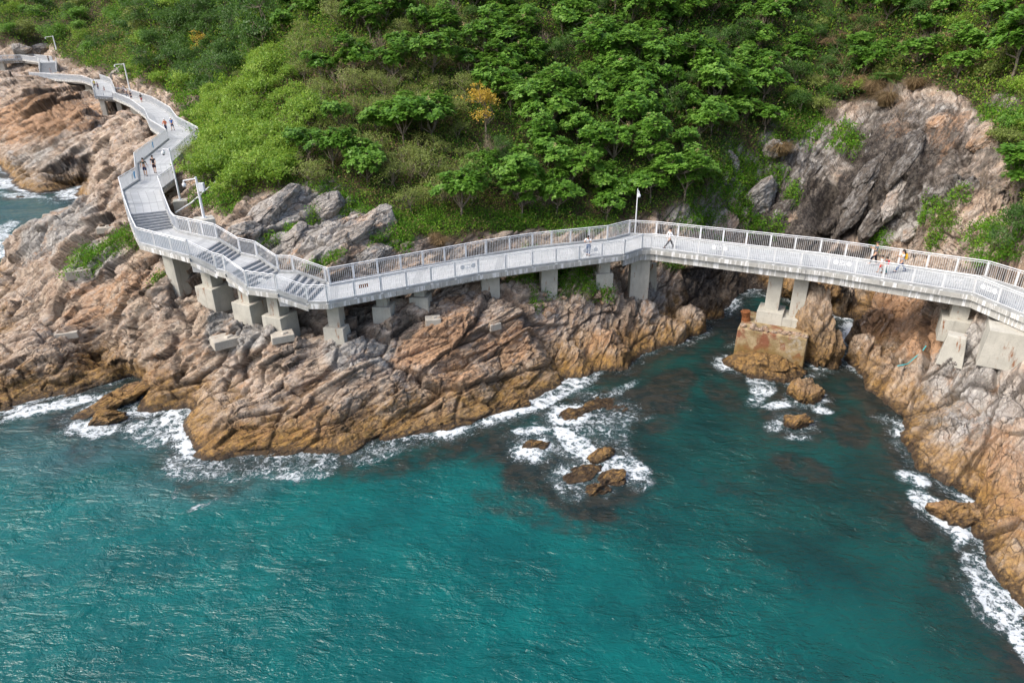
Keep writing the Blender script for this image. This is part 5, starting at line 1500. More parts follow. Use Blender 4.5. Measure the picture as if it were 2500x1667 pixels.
NAMED = [  # px, py, kind, size, label
    ((1190, 335), "yellow", 1.15, "golden-yellow leaved tree standing alone among the green trees above the long deck"),
    ((1700, 225), "broad", 1.15, "tall broad-leaved tree with a forked pale trunk and cream seed heads right of the middle"),
    ((1585, 500), "broad", 1.0, "bright broad-leaved tree directly behind the slim lamp pole"),
    ((1450, 420), "broad", 1.0, "broad-leaved tree with tiered fans of leaves left of the tree behind the lamp pole"),
    ((1370, 270), "broad", 1.05, "broad-leaved tree whose crooked grey stem shows below its crown, mid slope"),
    ((1480, 545), "broad", 0.7, "low broad-leaved tree touching the railing left of the slim lamp pole"),
    ((2085, 165), "broad", 0.75, "slender small tree with a thin pale stem above the dry grass on the right slope"),
    ((2335, 200), "broad", 0.7, "thin-stemmed small tree alone on the upper right slope"),
    ((2470, 190), "broad", 1.2, "big bright tree at the upper right edge of the hillside"),
    ((2480, 500), "broad", 1.15, "leaning bright green tree at the right edge over the pale cliff"),
    ((2470, 620), "dark", 0.9, "dark bushy tree at the right edge just above the bridge railing"),
    ((880, 440), "broad", 0.75, "small broad-leaved tree above the long grey boulder"),
    ((900, 460), "broad", 0.7, "low leafy tree on top of the grey boulders beside the dry twigs"),
    ((835, 330), "broad", 0.65, "lone little tree with stacked leaf fans in the brown scrub above the boulders"),
    ((640, 110), "lime", 1.6, "large lime-green bush high on the left spur's crest"),
    ((455, 45), "lime", 2.2, "pale yellow-green round tree at the top of the second spur"),
    ((470, 400), "olive", 1.0, "feathery grey-green bush hanging beside the inner railing of the upper bend"),
]
g_ = np.random.default_rng(77)
PLACED = []
def near_deck(p, m):
    for S in (SW, SW2):
        for k in range(len(S) - 1):
            a = (S[k][0] + S[k][1])[:2] / 2; b = (S[k + 1][0] + S[k + 1][1])[:2] / 2; ab = b - a
            t = np.clip((p[:2] - a) @ ab / (ab @ ab + 1e-9), 0, 1)
            if np.linalg.norm(p[:2] - a - ab * t) < m: return True
    return False
for (px, py), kind, s, lb in NAMED:
    p = ground_hit(px, py)
    if kind == "yellow": o = plant("yellow", p, s * 0.85, lb, "tree", base="broad") if False else None
    if kind == "yellow":
        PROTO["yellow", 0] = PROTO["yellow", 1] = PROTO["yellow", 2] = make_tree(910, h=4.0, rx=1.7, rz=1.5, tufts=75, nl=16, ls=0.20, kind="fine", rt=0.08, limbs=10)
        o = plant("yellow", p, s, lb, "tree")
    else:
        o = plant(kind, p, s, lb, "tree" if kind in ("broad",) or s > 1.4 else "shrub")
    PLACED.append((p[0], p[1], 1.6 if kind != 'yellow' else 4.2))
p = ground_hit(497, 150); plant("yellow", p, 1.25, "small orange-leaved shrub on the shaded second spur behind the upper walkway", "shrub", mat=M_YEL)
for (px, py), lb in (((1531, 95), "feathery palm growing near the top of the picture among broad-leaved trees"), ((2155, 215), "short palm beside the dry grass on the right-hand slope")):
    p = ground_hit(px, py)
    if not len(PALM[0].materials): PALM[0].materials.append(M_BARK); PALM[1].materials.append(M_DARK)
    o = empty("palm", tuple(p), 0.4, lb, "palm"); o.scale = (1.1,) * 3
    for nm, me in (("trunk", PALM[0]), ("crown", PALM[1])):
        c = link(bpy.data.objects.new(nm, me)); c.parent = o

# the many: (region polygon boxes in the photo, kind, count, spacing, size, label, category, group)
def rocky_at(px, py): return blob(np.array([px]), np.array([py]), ROCKY, 0.0)[0]
def hill_ok(px, py, m=12): return py < hill_line(px) - m
FILL = [
    ("far", (-120, 390, -60, 150), 64, 3.5, 1.0, "dense green tree on the farthest headland above the distant walkway", "tree", "trees on the farthest headland", 150, 400),
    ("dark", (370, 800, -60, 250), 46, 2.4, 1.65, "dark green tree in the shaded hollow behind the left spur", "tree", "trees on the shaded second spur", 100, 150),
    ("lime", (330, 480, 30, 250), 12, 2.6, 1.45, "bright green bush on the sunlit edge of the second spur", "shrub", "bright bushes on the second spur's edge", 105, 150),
    ("lime", (440, 900, -20, 540), 80, 1.75, 1.08, "bright yellow-green bush on the left spur above the camera masts", "shrub", "bright bushes on the left spur", 40, 100),
    ("olive", (600, 1150, 0, 540), 52, 1.8, 0.95, "thin olive-green bush in the brown scrub above the boulders", "shrub", "olive bushes in the brown scrub", 40, 100),
    ("broad", (940, 1900, -60, 545), 125, 1.75, 0.88, "broad-leaved green tree in the crowded canopy above the long deck", "tree", "broad-leaved trees above the long deck", 40, 110),
    ("broad", (640, 1000, -60, 420), 26, 2.6, 0.85, "broad-leaved green tree standing in the olive scrub of the left spur", "tree", "scattered broad-leaved trees in the scrub", 40, 115),
    ("broad", (1900, 2540, -60, 230), 26, 2.4, 0.8, "broad-leaved green tree high on the right-hand slope above the pale cliff", "tree", "trees high on the right-hand slope", 40, 110),
    ("dark", (900, 2300, -60, 440), 46, 2.0, 0.8, "dark dense bush between the broad-leaved trees and the cave", "shrub", "dark bushes on the middle slope", 40, 110),
    ("lime", (1700, 2560, -60, 640), 44, 1.8, 0.72, "leafy bush on the right slope above the cave and the dry grass", "shrub", "bushes on the right-hand slope", 30, 110),
]
cnt = 0
for kind, (x0, x1, y0, y1), n, sp, s, lb, cat, grp, Z0, Z1 in FILL:
    got = 0
    for _ in range(n * 14):
        if got >= n: break
        px, py = g_.uniform(x0, x1), g_.uniform(y0, y1)
        if not hill_ok(px, py, 8) or rocky_at(px, py) > 0.35: continue
        p = ground_hit(px, py); d = np.linalg.norm(p - CAM)
        if d < Z0 or d > Z1 * 1.25: continue
        if near_deck(p, 2.2 + {'far': 3.0, 'broad': 1.7}.get(kind, 1.6) * s): continue
        if kind == "lime" and cat == "shrub" and x0 == 440:
            if px > 470 + 330 * (1 - abs(py - 300) / 420): continue
        if any((a - p[0]) ** 2 + (b - p[1]) ** 2 < (sp * 0.5 + r * 0.5) ** 2 for a, b, r in PLACED): continue
        mt = None
        if kind == "far": mt = (M_LEAF, M_DARK, M_OLIVE, M_LIME)[int(g_.choice(4, p=[0.4, 0.25, 0.25, 0.1]))]
        if kind == "dark" and x0 == 380: mt = (M_LEAF, M_DARK)[int(g_.random() < 0.6)]
        if kind == "lime" and x0 == 1700: mt = (M_LIME, M_LEAF, M_OLIVE)[int(g_.integers(3))]
        o = plant(kind, p - np.array([0, 0, 0.15]), s * g_.uniform(0.75, 1.25), lb, cat, grp, mat=mt)
        if kind == "broad" and g_.random() < 0.45: seedheads(o, ("broad", plant.k), 1, g_)
        PLACED.append((p[0], p[1], sp)); got += 1; cnt += 1
print("fill plants", cnt)
# bare twiggy shrubs
for px, py, s in ((930, 150, 1.4), (780, 290, 1.3), (1010, 300, 1.3), (1100, 60, 1.5), (1180, 400, 1.2), (900, 400, 1.1), (700, 340, 1.1), (1000, 450, 1.1), (1820, 300, 1.2), (1760, 240, 1.4), (1850, 90, 1.3), (620, 60, 1.2),
                  (960, 230, 1.1), (1090, 500, 1.1), (2250, 130, 1.1), (1930, 200, 1.2), (840, 230, 1.2), (1330, 130, 1.2), (740, 420, 1.0), (1130, 190, 1.2), (2020, 300, 1.0), (2400, 470, 1.0), (2200, 300, 1.0), (1700, 420, 1.1)):
    p = ground_hit(px, py); me = BARE[int(g_.integers(3))]
    if not len(me.materials): me.materials.append(M_TWIG)
    o = link(bpy.data.objects.new("bare_shrub", me)); o.location = tuple(p); o.scale = (s,) * 3; o.rotation_euler = (0, 0, g_.uniform(0, 6.28))
    tag(o, "leafless grey-brown twiggy shrub among the green bushes of the hillside", "shrub", "leafless shrubs on the hillside")
# tan grass tufts
GR = [(2090, 60), (2110, 90), (2065, 100), (2130, 120), (2080, 150), (2050, 175), (2100, 190), (2130, 230), (2070, 225), (2150, 80), (2250, 60), (2275, 30), (2260, 90), (2305, 110), (2020, 120), (2040, 240), (2160, 260), (2230, 220), (2260, 40), (2190, 20), (1905, 380), (2000, 210),
      (1075, 600), (1060, 585), (830, 395), (790, 420), (250, 108), (280, 125), (225, 130), (320, 150), (500, 235), (860, 380), (2100, 140), (2120, 160), (2090, 215)]
for px, py in GR:
    p = ground_hit(px, py); me = GRASS[int(g_.integers(3))]; d = np.linalg.norm(p - CAM)
    if not len(me.materials): me.materials.append(M_DRY)
    s = (g_.uniform(1.2, 2.0) if px > 1900 else g_.uniform(0.7, 1.0)) * (1.5 if d > 120 else 1.0)
    o = link(bpy.data.objects.new("grass_tuft", me)); o.location = tuple(p); o.scale = (s,) * 3; o.rotation_euler = (0, 0, g_.uniform(0, 6.28))
    tag(o, "tuft of dry tan grass bending down the slope", "grass tuft", "dry grass tufts on the slopes")

# undergrowth: the leafy and dry ground cover of the hillside, one mass
mu = leafmat("undergrowth_leaves", ((0, 0, 0), (0, 0, 0), (1, 1, 1)))
_t = mu.node_tree; _a = _t.nodes.new("ShaderNodeAttribute"); _a.attribute_name = "lcol"
_b = _t.nodes["Principled BSDF"]; _b.inputs["Specular IOR Level"].default_value = 0.12; _b.inputs["Roughness"].default_value = 0.7; _t.links.new(_a.outputs["Color"], _b.inputs["Base Color"])
for nd in _t.nodes:
    if nd.type == 'BSDF_TRANSLUCENT': _t.links.new(_a.outputs["Color"], nd.inputs[0])
def scatter(nm, weight, n, lab, smin, smax, pal, cl=7, spread=0.28, up=0.25, seed=5, cat="undergrowth"):
    g = np.random.default_rng(seed)
    Pg = P1g.reshape(-1, 3); Ng = N1g.reshape(-1, 3)
    w = np.maximum(weight, 0).astype(np.float64); w /= w.sum()
    idx = g.choice(len(Pg), n, p=w)
    d = np.linalg.norm(Pg[idx] - CAM, axis=1); fs = np.clip(d / 62.0, 0.75, 2.6)
    c0 = Pg[idx]; n0 = Ng[idx]
    pn = fbm(c0 / 3.2, 3, 931); pn2 = fbm(c0 / 1.1, 2, 933)
    hgt = (0.15 + 0.75 * np.clip(pn2 + 0.35, 0, 1)) * up * 2
    T = np.repeat(np.arange(n), cl); m = len(T)
    C = c0[T] + g.normal(size=(m, 3)) * (spread * fs[T])[:, None] + (n0[T] * 0.5 + np.array([0, 0, 0.6])) * (hgt[T] * g.uniform(0.1, 1.2, m) * fs[T])[:, None]
    D = unit(g.normal(size=(m, 3)) + n0[T] * 0.5 + np.array([0, 0, 0.15])); N = unit(n0[T] + np.array([0, 0, 0.6]) + g.normal(size=(m, 3)) * 0.55)
    l = g.uniform(smin, smax, m) * fs[T]
    V, F = leaves(C, D, N, l, l * 0.55)
    col = pal(c0, pn, g)[T] * g.uniform(0.8, 1.2, (m, 1))
    me = mesh_np(nm, V, F); col_attr(me, "lcol", np.repeat(np.clip(col, 0, 1), 4, 0))
    o = mkobj(nm, me, mu); tag(o, lab, cat, kind="stuff"); return o
PA = {"lime": (0.20, 0.33, 0.03), "green": (0.08, 0.19, 0.022), "olive": (0.18, 0.21, 0.045), "brown": (0.20, 0.145, 0.07), "dark": (0.04, 0.085, 0.018), "tan": (0.34, 0.25, 0.13)}
def pal(c0, pn, g):
    x, y, Z = proj(c0); n = len(c0)
    names = list(PA); 
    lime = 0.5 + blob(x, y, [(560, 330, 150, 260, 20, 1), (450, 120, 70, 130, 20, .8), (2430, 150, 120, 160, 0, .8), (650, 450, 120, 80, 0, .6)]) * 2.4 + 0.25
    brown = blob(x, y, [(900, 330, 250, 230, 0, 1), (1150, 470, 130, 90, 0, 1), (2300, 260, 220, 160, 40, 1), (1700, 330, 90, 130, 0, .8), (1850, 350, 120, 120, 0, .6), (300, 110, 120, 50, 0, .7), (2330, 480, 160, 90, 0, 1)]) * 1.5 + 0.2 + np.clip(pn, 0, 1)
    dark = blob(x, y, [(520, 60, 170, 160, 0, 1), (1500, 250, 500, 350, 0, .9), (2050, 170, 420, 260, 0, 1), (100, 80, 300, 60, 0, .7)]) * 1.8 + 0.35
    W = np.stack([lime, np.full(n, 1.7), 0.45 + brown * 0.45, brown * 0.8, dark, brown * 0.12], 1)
    W *= np.exp(g.normal(size=W.shape) * 0.25); W /= W.sum(1, keepdims=True)
    k = (W.cumsum(1) > g.random((n, 1))).argmax(1)
    C = np.array([PA[q] for q in names])
    return C[k]
A_w = np.linalg.norm(np.cross(np.gradient(P1g, axis=0), np.gradient(P1g, axis=1)), axis=2).ravel()
dd_ = np.linalg.norm(P1 - CAM, axis=1)
inview = (ppx > -250) & (ppx < 2750) & (ppy > -160)
soilw = np.where(inview, A_w / np.maximum(dd_, 40) ** 1.6, 0) * np.clip(soil - 0.35, 0, 1)
dens = 0.35 + 0.9 * np.clip(wn1 + 0.45, 0, 1)
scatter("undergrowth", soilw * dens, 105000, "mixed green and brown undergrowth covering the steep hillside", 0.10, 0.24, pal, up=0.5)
# weeds and creepers on the rocks' edges
def palg(c0, pn, g):
    k = g.random(len(c0)); C = np.where(k[:, None] < 0.5, (0.10, 0.25, 0.02), np.where(k[:, None] < 0.75, (0.18, 0.33, 0.03), (0.13, 0.16, 0.04))); return C
WE = [(1320, 650, 60, 40, 0, 1), (1380, 690, 60, 30, 20, .9), (1450, 715, 60, 16, -15, .9), (1270, 700, 40, 14, 10, .8), (1310, 740, 14, 30, 20, .8), (1640, 640, 30, 20, 0, .6), (720, 560, 30, 10, 40, .9), (770, 520, 14, 40, -40, .8), (800, 640, 50, 14, 20, .9), (930, 600, 40, 16, 20, .9), (980, 590, 30, 30, 0, .9), (660, 590, 30, 14, 0, .7),
      (860, 500, 40, 16, 20, .9), (250, 620, 90, 16, 25, .75), (300, 590, 40, 20, 20, .8), (210, 660, 50, 8, 30, .7), (395, 690, 20, 6, 30, .9), (225, 280, 22, 6, 25, .9), (1815, 500, 40, 60, 30, .9), (1850, 560, 40, 20, 0, .7), (1960, 300, 60, 60, 0, .7), (2060, 340, 40, 40, 40, .6), (2290, 530, 40, 45, 0, 1), (2340, 480, 25, 20, 0, .9),
      (2270, 590, 30, 20, 0, 1), (2140, 590, 30, 22, 0, .9), (1720, 420, 50, 60, 0, .9), (1830, 450, 30, 60, -30, .9), (1900, 560, 25, 25, 0, .8), (1935, 480, 18, 40, -30, .8), (1750, 600, 20, 20, 0, .6), (2440, 600, 80, 60, 0, .8), (1900, 430, 30, 30, 0, .5), (1700, 540, 60, 30, 0, .6), (1560, 600, 60, 10, 0, .5), (500, 490, 40, 20, 0, .7), (560, 500, 30, 20, 0, .9), (1040, 540, 80, 40, 0, .9), (1200, 540, 160, 30, 0, .8), (1420, 555, 120, 18, 0, .9)]
wem = blob(ppx, ppy, WE, wn1 * 0.5) * (A_w / np.maximum(dd_, 40) ** 1.6) * (dd_ < 140)
scatter("weeds", wem, 14000, "bright green weeds and creepers growing in the gaps of the rocks", 0.10, 0.22, palg, cl=8, spread=0.16, up=0.28, seed=9, cat="weeds")
edge_b = np.clip(soilm * rocky * 1.6, 0, 1) * (0.4 + wn1) * (A_w / np.maximum(dd_, 40) ** 1.6)
scatter("creepers", edge_b, 7000, "low creepers spreading from the scrub over the bare rocks", 0.10, 0.20, palg, cl=7, spread=0.18, up=0.2, seed=12, cat="weeds")
# ------------------------------------------------------------------ people
_cm = {}
def cloth(col, rough=0.8):
    k = tuple(col)
    if k not in _cm: _cm[k] = plain("cloth", col, rough, 0.2, 0, 0.1, 12)
    return _cm[k]
SKIN = plain("skin", (0.50, 0.30, 0.20), 0.55, 0.3, 0, 0.05)
HAIR = plain("black_hair", (0.015, 0.012, 0.010), 0.5, 0.4, 0, 0.2, 20)
def skin_mesh(nodes, edges, radii, name, root=0, sub=1):
    me = bpy.data.meshes.new(name); me.from_pydata([tuple(map(float, n)) for n in nodes], edges, []); me.update()
    ob = link(bpy.data.objects.new("tmp_" + name, me))
    sm = ob.modifiers.new("s", 'SKIN'); sm.branch_smoothing = 0.6; sm.use_smooth_shade = True
    if sub: ob.modifiers.new("u", 'SUBSURF').levels = sub
    sv = me.skin_vertices[0].data
    for k, r in enumerate(radii):
        sv[k].radius = r if hasattr(r, '__len__') else (r, r); sv[k].use_root = (k == root)
    dg = bpy.context.evaluated_depsgraph_get(); ev = ob.evaluated_get(dg)
    out = bpy.data.meshes.new_from_object(ev, depsgraph=dg); out.name = name
    bpy.data.objects.remove(ob); bpy.data.meshes.remove(me)
    return out
def rotx(v, a):  # swing forward (towards +y) by a
    c, s = math.cos(a), math.sin(a); return np.array([v[0], v[1] * c - v[2] * s, v[1] * s + v[2] * c])
def person(loc, face, label, h=1.7, legs=((20, 5), (-18, 12)), arms=((-15, 10, 15), (15, 10, 15)), lean=0, shirt=(0.8,) * 3, sleeve='short', pants=(0.05,) * 3, plen='long', shoes=(0.05,) * 3,
           hair='short', hat=None, bag=None, head_turn=0, group=None, midriff=False, skirt=False, kid=False):
    """legs: (thigh swing, knee bend) left/right in degrees; arms: (swing, out, elbow) left/right"""
    S = h / 1.75
    o = empty("person", tuple(loc), face, label, "person", group)
    ln = R(lean)
    def L(p):  # lean the trunk forward about the hips
        p = np.array(p, float); q = p - np.array([0, 0, 0.93]); q = rotx(q, -ln); return q + np.array([0, 0, 0.93])
    pel = np.array([0, 0, 0.93]); bel = L((0, 0.01, 1.08)); che = L((0, 0, 1.28)); nk = L((0, -0.01, 1.47)); hb = L((0, 0.01, 1.55)); hd = L((0, 0.03, 1.64)); ht = L((0, 0.02, 1.72))
    nodes = [pel, bel, che, nk, hb, hd, ht]; edges = [(0, 1), (1, 2), (2, 3), (3, 4), (4, 5), (5, 6)]
    rad = [(0.15, 0.11), (0.135, 0.10), (0.155, 0.11), (0.065, 0.065), (0.062, 0.068), (0.082, 0.098), (0.055, 0.07)]
    if h < 1.3: rad[5] = (0.11, 0.12); rad[6] = (0.075, 0.085)
    hands = []; foot = []
    legn = []; minz = 9
    for sd_, (sw, kb) in zip((-1, 1), legs):
        hp = pel + np.array([0.095 * sd_, 0, -0.05]); kn = hp + rotx(np.array([0, 0, -0.43]), R(sw)); an = kn + rotx(np.array([0, 0, -0.42]), R(sw - kb)); fa = R(max(-10, min(20, sw * 0.5 - kb * 0.4)))
        toe = an + rotx(np.array([0.01 * sd_, 0.17, -0.04]), fa)
        b = len(nodes); nodes += [hp, (hp + kn) / 2, kn, (kn * 0.6 + an * 0.4), an, toe]; rad += [0.095, 0.082, 0.058, 0.058, 0.04, (0.04, 0.028)]
        edges += [(0, b), (b, b + 1), (b + 1, b + 2), (b + 2, b + 3), (b + 3, b + 4), (b + 4, b + 5)]; legn.append((hp, kn, an, toe)); minz = min(minz, toe[2], an[2] - 0.03)
    armn = []
    for sd_, (sw, ou, el) in zip((-1, 1), arms):
        sh = L((0.185 * sd_, 0, 1.41)); d1 = rotx(np.array([math.sin(R(ou)) * sd_, 0, -math.cos(R(ou))]), R(sw) - ln * 0.6); elb = sh + d1 * 0.29
        inw = -0.45 * sd_ * min(1, el / 90.0) if el > 60 else 0
        d2 = rotx(np.array([math.sin(R(ou * 0.5)) * sd_ + inw, 0, -math.cos(R(ou * 0.5))]), R(sw + el) - ln * 0.6); d2 /= np.linalg.norm(d2); wr = elb + d2 * 0.25
        b = len(nodes); nodes += [sh, elb, wr, wr + d2 * 0.07]; rad += [0.058, 0.042, 0.028, (0.036, 0.02)]
        edges += [(2, b), (b, b + 1), (b + 1, b + 2), (b + 2, b + 3)]; armn.append((sh, elb, wr, d2, sd_))
    me = skin_mesh([n * S for n in nodes], edges, [tuple(x * S for x in r) if hasattr(r, '__len__') else r * S for r in rad], "body")
    # fingers, nose, ears joined into the body's own mesh
    m = MB()
    for sh, elb, wr, d2, sd_ in armn:
        side = np.array([sd_ * 0.2, 1, 0]); side = side - d2 * (side @ d2); side /= np.linalg.norm(side); pn_ = np.cross(d2, side)
        for k, fl in enumerate((0.075, 0.085, 0.08, 0.065)):
            p = wr + d2 * 0.09 + side * (0.026 - 0.0175 * k); q = p + d2 * fl * 0.5 + pn_ * 0.006 * sd_; r_ = q + (d2 * 0.8 + pn_ * 0.5 * sd_) * fl * 0.5
            m.tube([p * S, q * S, r_ * S], [0.0095 * S, 0.009 * S, 0.007 * S], 5)
        p = wr + d2 * 0.03 + side * 0.03; m.tube([p * S, (p + side * 0.035 + d2 * 0.02) * S, (p + side * 0.045 + d2 * 0.055) * S], [0.012 * S, 0.0105 * S, 0.008 * S], 5)
    fz = hd - np.array([0, 0, 0.01])
    m.tube([(fz + L((0, 0, 0)) * 0 + np.array([0, 0.085, 0.015])) * S, (fz + np.array([0, 0.108, -0.02])) * S], [0.008 * S, 0.014 * S], 6)
    for sd_ in (-1, 1): m.ball((fz + np.array([0.083 * sd_, 0, 0])) * S, (0.012 * S, 0.022 * S, 0.032 * S), 6)
    nb = len(me.vertices)
    bm_ = bmesh.new(); bm_.from_mesh(me); e2 = m.mesh("x"); bm_.from_mesh(e2); bm_.to_mesh(me); bm_.free(); bpy.data.meshes.remove(e2)
    body = mkobj("body", me, SKIN, o)
    f = MB()
    for sd_ in (-1, 1): f.ball((fz + np.array([0.03 * sd_, 0.088, 0.022])) * S, (0.012 * S, 0.008 * S, 0.008 * S), 6)
    f.build("eyes", M_BLACK, body)
    f = MB(); f.tube([(fz + np.array([-0.022, 0.088, -0.052])) * S, (fz + np.array([0.022, 0.088, -0.052])) * S], 0.006 * S, 5); f.build("mouth", cloth((0.35, 0.1, 0.09)), body)
    # hair
    hm = MB(); hm.ball((hd + np.array([0, -0.018, 0.035])) * S, (0.098 * S, 0.108 * S, 0.098 * S), 12)
    if hair == 'long':
        hm.tube([(hd + np.array([0, -0.07, 0.02])) * S, (nk + np.array([0, -0.09, 0.0])) * S, (nk + np.array([0, -0.1, -0.16])) * S], [0.08 * S, 0.075 * S, 0.04 * S], 8)
    hm.build("hair", HAIR, o, smooth=True)
    if hat:
        hm = MB(); hm.ball((hd + np.array([0, -0.01, 0.06])) * S, (0.112 * S, 0.118 * S, 0.09 * S), 12); hm.tube([(hd + np.array([0, 0.02, 0.055])) * S, (hd + np.array([0, 0.02, 0.068])) * S], [0.155 * S, 0.13 * S], 12)
        hm.build("hat", cloth(hat), o)
    # shirt
    G = 0.016
    tn = [L((0, 0, 0.90 if not midriff else 1.14)), bel if not midriff else L((0, 0.0, 1.2)), che, L((0, -0.01, 1.42))]
    N_ = list(tn); E = [(0, 1), (1, 2), (2, 3)]; RD = [(0.165, 0.125), (0.15, 0.118), (0.17, 0.128), (0.085, 0.08)]
    for sh, elb, wr, d2, sd_ in armn:
        b = len(N_)
        if sleeve == 'short': N_ += [sh, sh + (elb - sh) * 0.62]; RD += [0.075, 0.062]; E += [(2, b), (b, b + 1)]
        else: N_ += [sh, elb, wr - d2 * 0.01]; RD += [0.075, 0.058, 0.043]; E += [(2, b), (b, b + 1), (b + 1, b + 2)]
    sme = skin_mesh([n * S for n in N_], E, [tuple(x * S for x in r) if hasattr(r, '__len__') else r * S for r in RD], "shirt", root=2)
    mkobj("shirt", sme, cloth(shirt), o)
    # trousers / shorts
    N_ = [pel + np.array([0, 0, 0.06]), pel - np.array([0, 0, 0.02])]; E = [(0, 1)]; RD = [(0.16, 0.12), (0.165, 0.13)]
    for hp, kn, an, toe in legn:
        b = len(N_)
        if plen == 'long': N_ += [hp - np.array([0, 0, 0.05]), kn, an + (kn - an) * 0.08]; RD += [0.108, 0.078, 0.066]; E += [(1, b), (b, b + 1), (b + 1, b + 2)]
        else: N_ += [hp - np.array([0, 0, 0.05]), hp + (kn - hp) * 0.9]; RD += [0.112, 0.098]; E += [(1, b), (b, b + 1)]
    pme = skin_mesh([n * S for n in N_], E, [tuple(x * S for x in r) if hasattr(r, '__len__') else r * S for r in RD], "trousers", root=1)
    mkobj("trousers" if plen == 'long' else "shorts", pme, cloth(pants), o)
    for hp, kn, an, toe in legn:
        sm = MB(); dd = toe - an; dd[2] *= 0.3; dd /= np.linalg.norm(dd)
        a = an + np.array([0, 0, -0.035]); sm.tube([(a - dd * 0.07) * S, (a - dd * 0.03) * S, (a + dd * 0.10) * S, (toe + dd * 0.04 - np.array([0, 0, 0.005])) * S], [0.03 * S, 0.048 * S, 0.045 * S, 0.026 * S], 8)
        sm.build("shoe", cloth(shoes), o, smooth=True)
    if bag is not None:
        bmh = MB(); c = L((0, -0.20, 1.25)); bmh.box(c * S, (0.28 * S, 0.15 * S, 0.38 * S), 0, taper=0.85)
        for sd_ in (-1, 1):
            bmh.tube([(L((0.09 * sd_, -0.15, 1.40))) * S, (L((0.11 * sd_, 0.02, 1.46))) * S, (L((0.11 * sd_, 0.13, 1.30))) * S, (L((0.12 * sd_, 0.05, 1.12))) * S], 0.017 * S, 5)
        bo = bmh.build("backpack", cloth(bag), None, bevel=0.02, loc=tuple(loc)); bo.rotation_euler = (0, 0, face); tag(bo, label[1], "backpack") if isinstance(label, tuple) else None
    o.location = (loc[0], loc[1], loc[2] - minz * S + 0.045 * S)
    if bag is not None: bo.location = o.location
    return o, (bo if bag is not None else None)
def pz(px, py, a, dz=0.0):
    """foot point on the deck between stations a and a+1"""
    z = (SW[a][0][2] + SW[a + 1][0][2]) / 2 if abs(SW[a][0][2] - SW[a + 1][0][2]) < 0.2 else None
    if z is None:
        z = SW[a][0][2]
        for _ in range(20):
            P = at(px, py, z); s0 = (SW[a][0] + SW[a][1]) / 2; s1 = (SW[a + 1][0] + SW[a + 1][1]) / 2
            t = np.clip(((P - s0)[:2] @ (s1 - s0)[:2]) / ((s1 - s0)[:2] @ (s1 - s0)[:2]), 0, 1); z = s0[2] + (s1[2] - s0[2]) * t
    return at(px, py, z + dz)
W_, K_ = (0.78, 0.78, 0.80), (0.03, 0.03, 0.04)
NAVY = (0.03, 0.04, 0.09); JEAN = (0.05, 0.10, 0.22)
person(pz(1633, 606, 2), R(-82), "man in a loose white shirt striding across the bridge past the slim lamp pole", legs=((32, 8), (-26, 14)), arms=((-25, 14, 15), (28, 12, 25)), shirt=W_, sleeve='long', pants=K_, shoes=K_)
person(pz(1436, 624, 5), R(165), "person in a white top with a red strap leaning over the seaward railing", legs=((6, 4), (-4, 6)), arms=((55, 14, 75), (55, 14, 75)), lean=28, shirt=W_, sleeve='short', pants=JEAN, shoes=K_)
person(pz(2132, 648, 1), R(75), "man in a dark T-shirt looking at his phone near the bridge's right end", legs=((34, 30), (-12, 5)), arms=((25, 8, 95), (30, 8, 85)), shirt=(0.10, 0.14, 0.17), pants=(0.02, 0.02, 0.03), shoes=(0.6, 0.6, 0.62), h=1.74)
person(pz(2147, 665, 1), R(70), "small child in a white shirt and red shorts walking behind the man with the phone", h=1.2, legs=((16, 8), (-16, 14)), arms=((-20, 10, 20), (20, 10, 20)), shirt=W_, pants=(0.55, 0.05, 0.05), plen='short', shoes=K_)
q, qb = person(pz(2158, 669, 1), R(55), "small child in dark clothes carrying a red backpack beside the child in white", h=1.2, legs=((-12, 10), (16, 6)), arms=((10, 10, 20), (-14, 10, 20)), shirt=(0.06, 0.10, 0.10), pants=(0.03, 0.12, 0.14), bag=(0.55, 0.03, 0.06), shoes=K_)
tag(qb, "small red backpack on the back of the child in dark clothes", "backpack")
q, qb = person(pz(2196, 664, 1), R(80), "woman in a white tunic and blue jeans wearing a yellow backpack on the bridge", h=1.64, legs=((26, 8), (-24, 14)), arms=((30, 8, 95), (20, 8, 80)), shirt=(0.72, 0.72, 0.78), pants=JEAN, hair='long', bag=(0.75, 0.42, 0.03), shoes=(0.03, 0.08, 0.16))
tag(qb, "yellow backpack on the back of the woman in blue jeans", "backpack")
def face_along(a, sgn=1):
    d = (SW[a + 1][0] - SW[a][0]) * sgn; return math.atan2(-d[0], d[1])
person(pz(357, 430, 19), R(25), "man with a rolled-up dark green shirt baring his back above the big stairs", legs=((18, 6), (-12, 12)), arms=((-6, 16, 20), (8, 16, 25)), shirt=(0.06, 0.075, 0.06), pants=NAVY, plen='short', midriff=True, shoes=K_)
person(pz(380, 423, 19), R(20), "man in a black T-shirt and shorts with his hands behind his back", legs=((14, 4), (-16, 10)), arms=((-28, 6, -30), (-28, 6, -30)), shirt=K_, pants=(0.04, 0.02, 0.03), plen='short', shoes=K_)
person(pz(407, 322, 21), R(190), "person in an orange jacket and white cap on the walkway's upper bend", legs=((14, 4), (-12, 10)), arms=((10, 8, 60), (10, 8, 60)), shirt=(0.55, 0.13, 0.04), sleeve='long', pants=NAVY, hat=W_, shoes=K_)
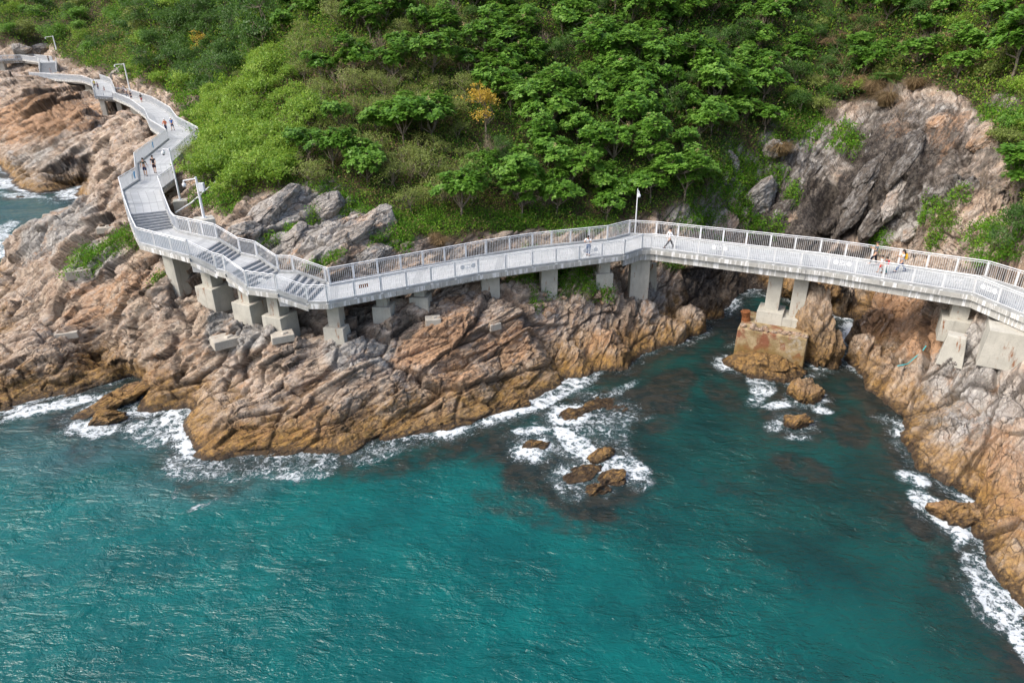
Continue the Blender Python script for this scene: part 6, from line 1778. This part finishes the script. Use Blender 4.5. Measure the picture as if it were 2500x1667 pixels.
person(pz(423, 319, 21), R(185), "person in a blue T-shirt, dark shorts and white cap beside the one in orange", legs=((-14, 6), (16, 8)), arms=((16, 8, 20), (-12, 8, 15)), shirt=(0.02, 0.13, 0.45), pants=NAVY, plen='short', hat=W_, shoes=K_)
person(pz(347, 252, 23), R(20), "woman in a dark top and red shorts walking behind the pair in orange and blue", legs=((16, 6), (-14, 12)), arms=((10, 8, 20), (-10, 8, 20)), shirt=(0.05, 0.07, 0.09), pants=(0.35, 0.04, 0.06), plen='short', hair='long', shoes=K_)
G5 = "walkers crowded at the far bend"
for k, (px, py, a, sh_, pa, lb) in enumerate(((322, 246, 23, K_, NAVY, "person in a black T-shirt at the near end of the crowd at the far bend"), (311, 236, 24, W_, NAVY, "person in a white shirt in the middle of the crowd at the far bend"),
        (301, 232, 24, K_, K_, "person in black behind the one in white at the far bend"), (291, 226, 24, (0.5, 0.35, 0.35), K_, "person in a pale pink top farthest back in the crowd at the far bend"),
        (305, 228, 24, (0.5, 0.5, 0.55), NAVY, "person in a light grey shirt by the railing in the crowd at the far bend"),
        (241, 222, 25, (0.03, 0.07, 0.16), NAVY, "person in navy walking on the far ramp beside the one in yellow"), (233, 216, 25, (0.65, 0.60, 0.08), K_, "person in a yellow top by the outer railing of the far ramp"), (256, 226, 25, (0.5, 0.4, 0.4), (0.3, 0.1, 0.1), "small child alone on the far ramp"),
        (199, 181, 27, (0.75, 0.35, 0.05), K_, "person in orange behind the railing of the far straight deck"), (126, 184, 28, (0.25, 0.27, 0.33), (0.3, 0.3, 0.33), "person in grey at the foot of the distant stairs"))):
    person(pz(px, py, a), R(20 + 35 * math.sin(k * 2.1)), lb, h=1.15 if "child" in lb else 1.68, legs=((14, 5), (-12, 10)) if k % 2 else ((-10, 8), (14, 4)), arms=((12, 8, 25), (-12, 8, 20)), shirt=sh_, pants=pa, plen='short' if k % 3 == 0 else 'long', shoes=K_)
person(at(120, 151.5, 14.7), R(30), "person in black standing at the top of the distant stairs", legs=((10, 5), (-8, 8)), arms=((10, 8, 25), (-12, 8, 20)), shirt=K_, pants=K_, shoes=K_)
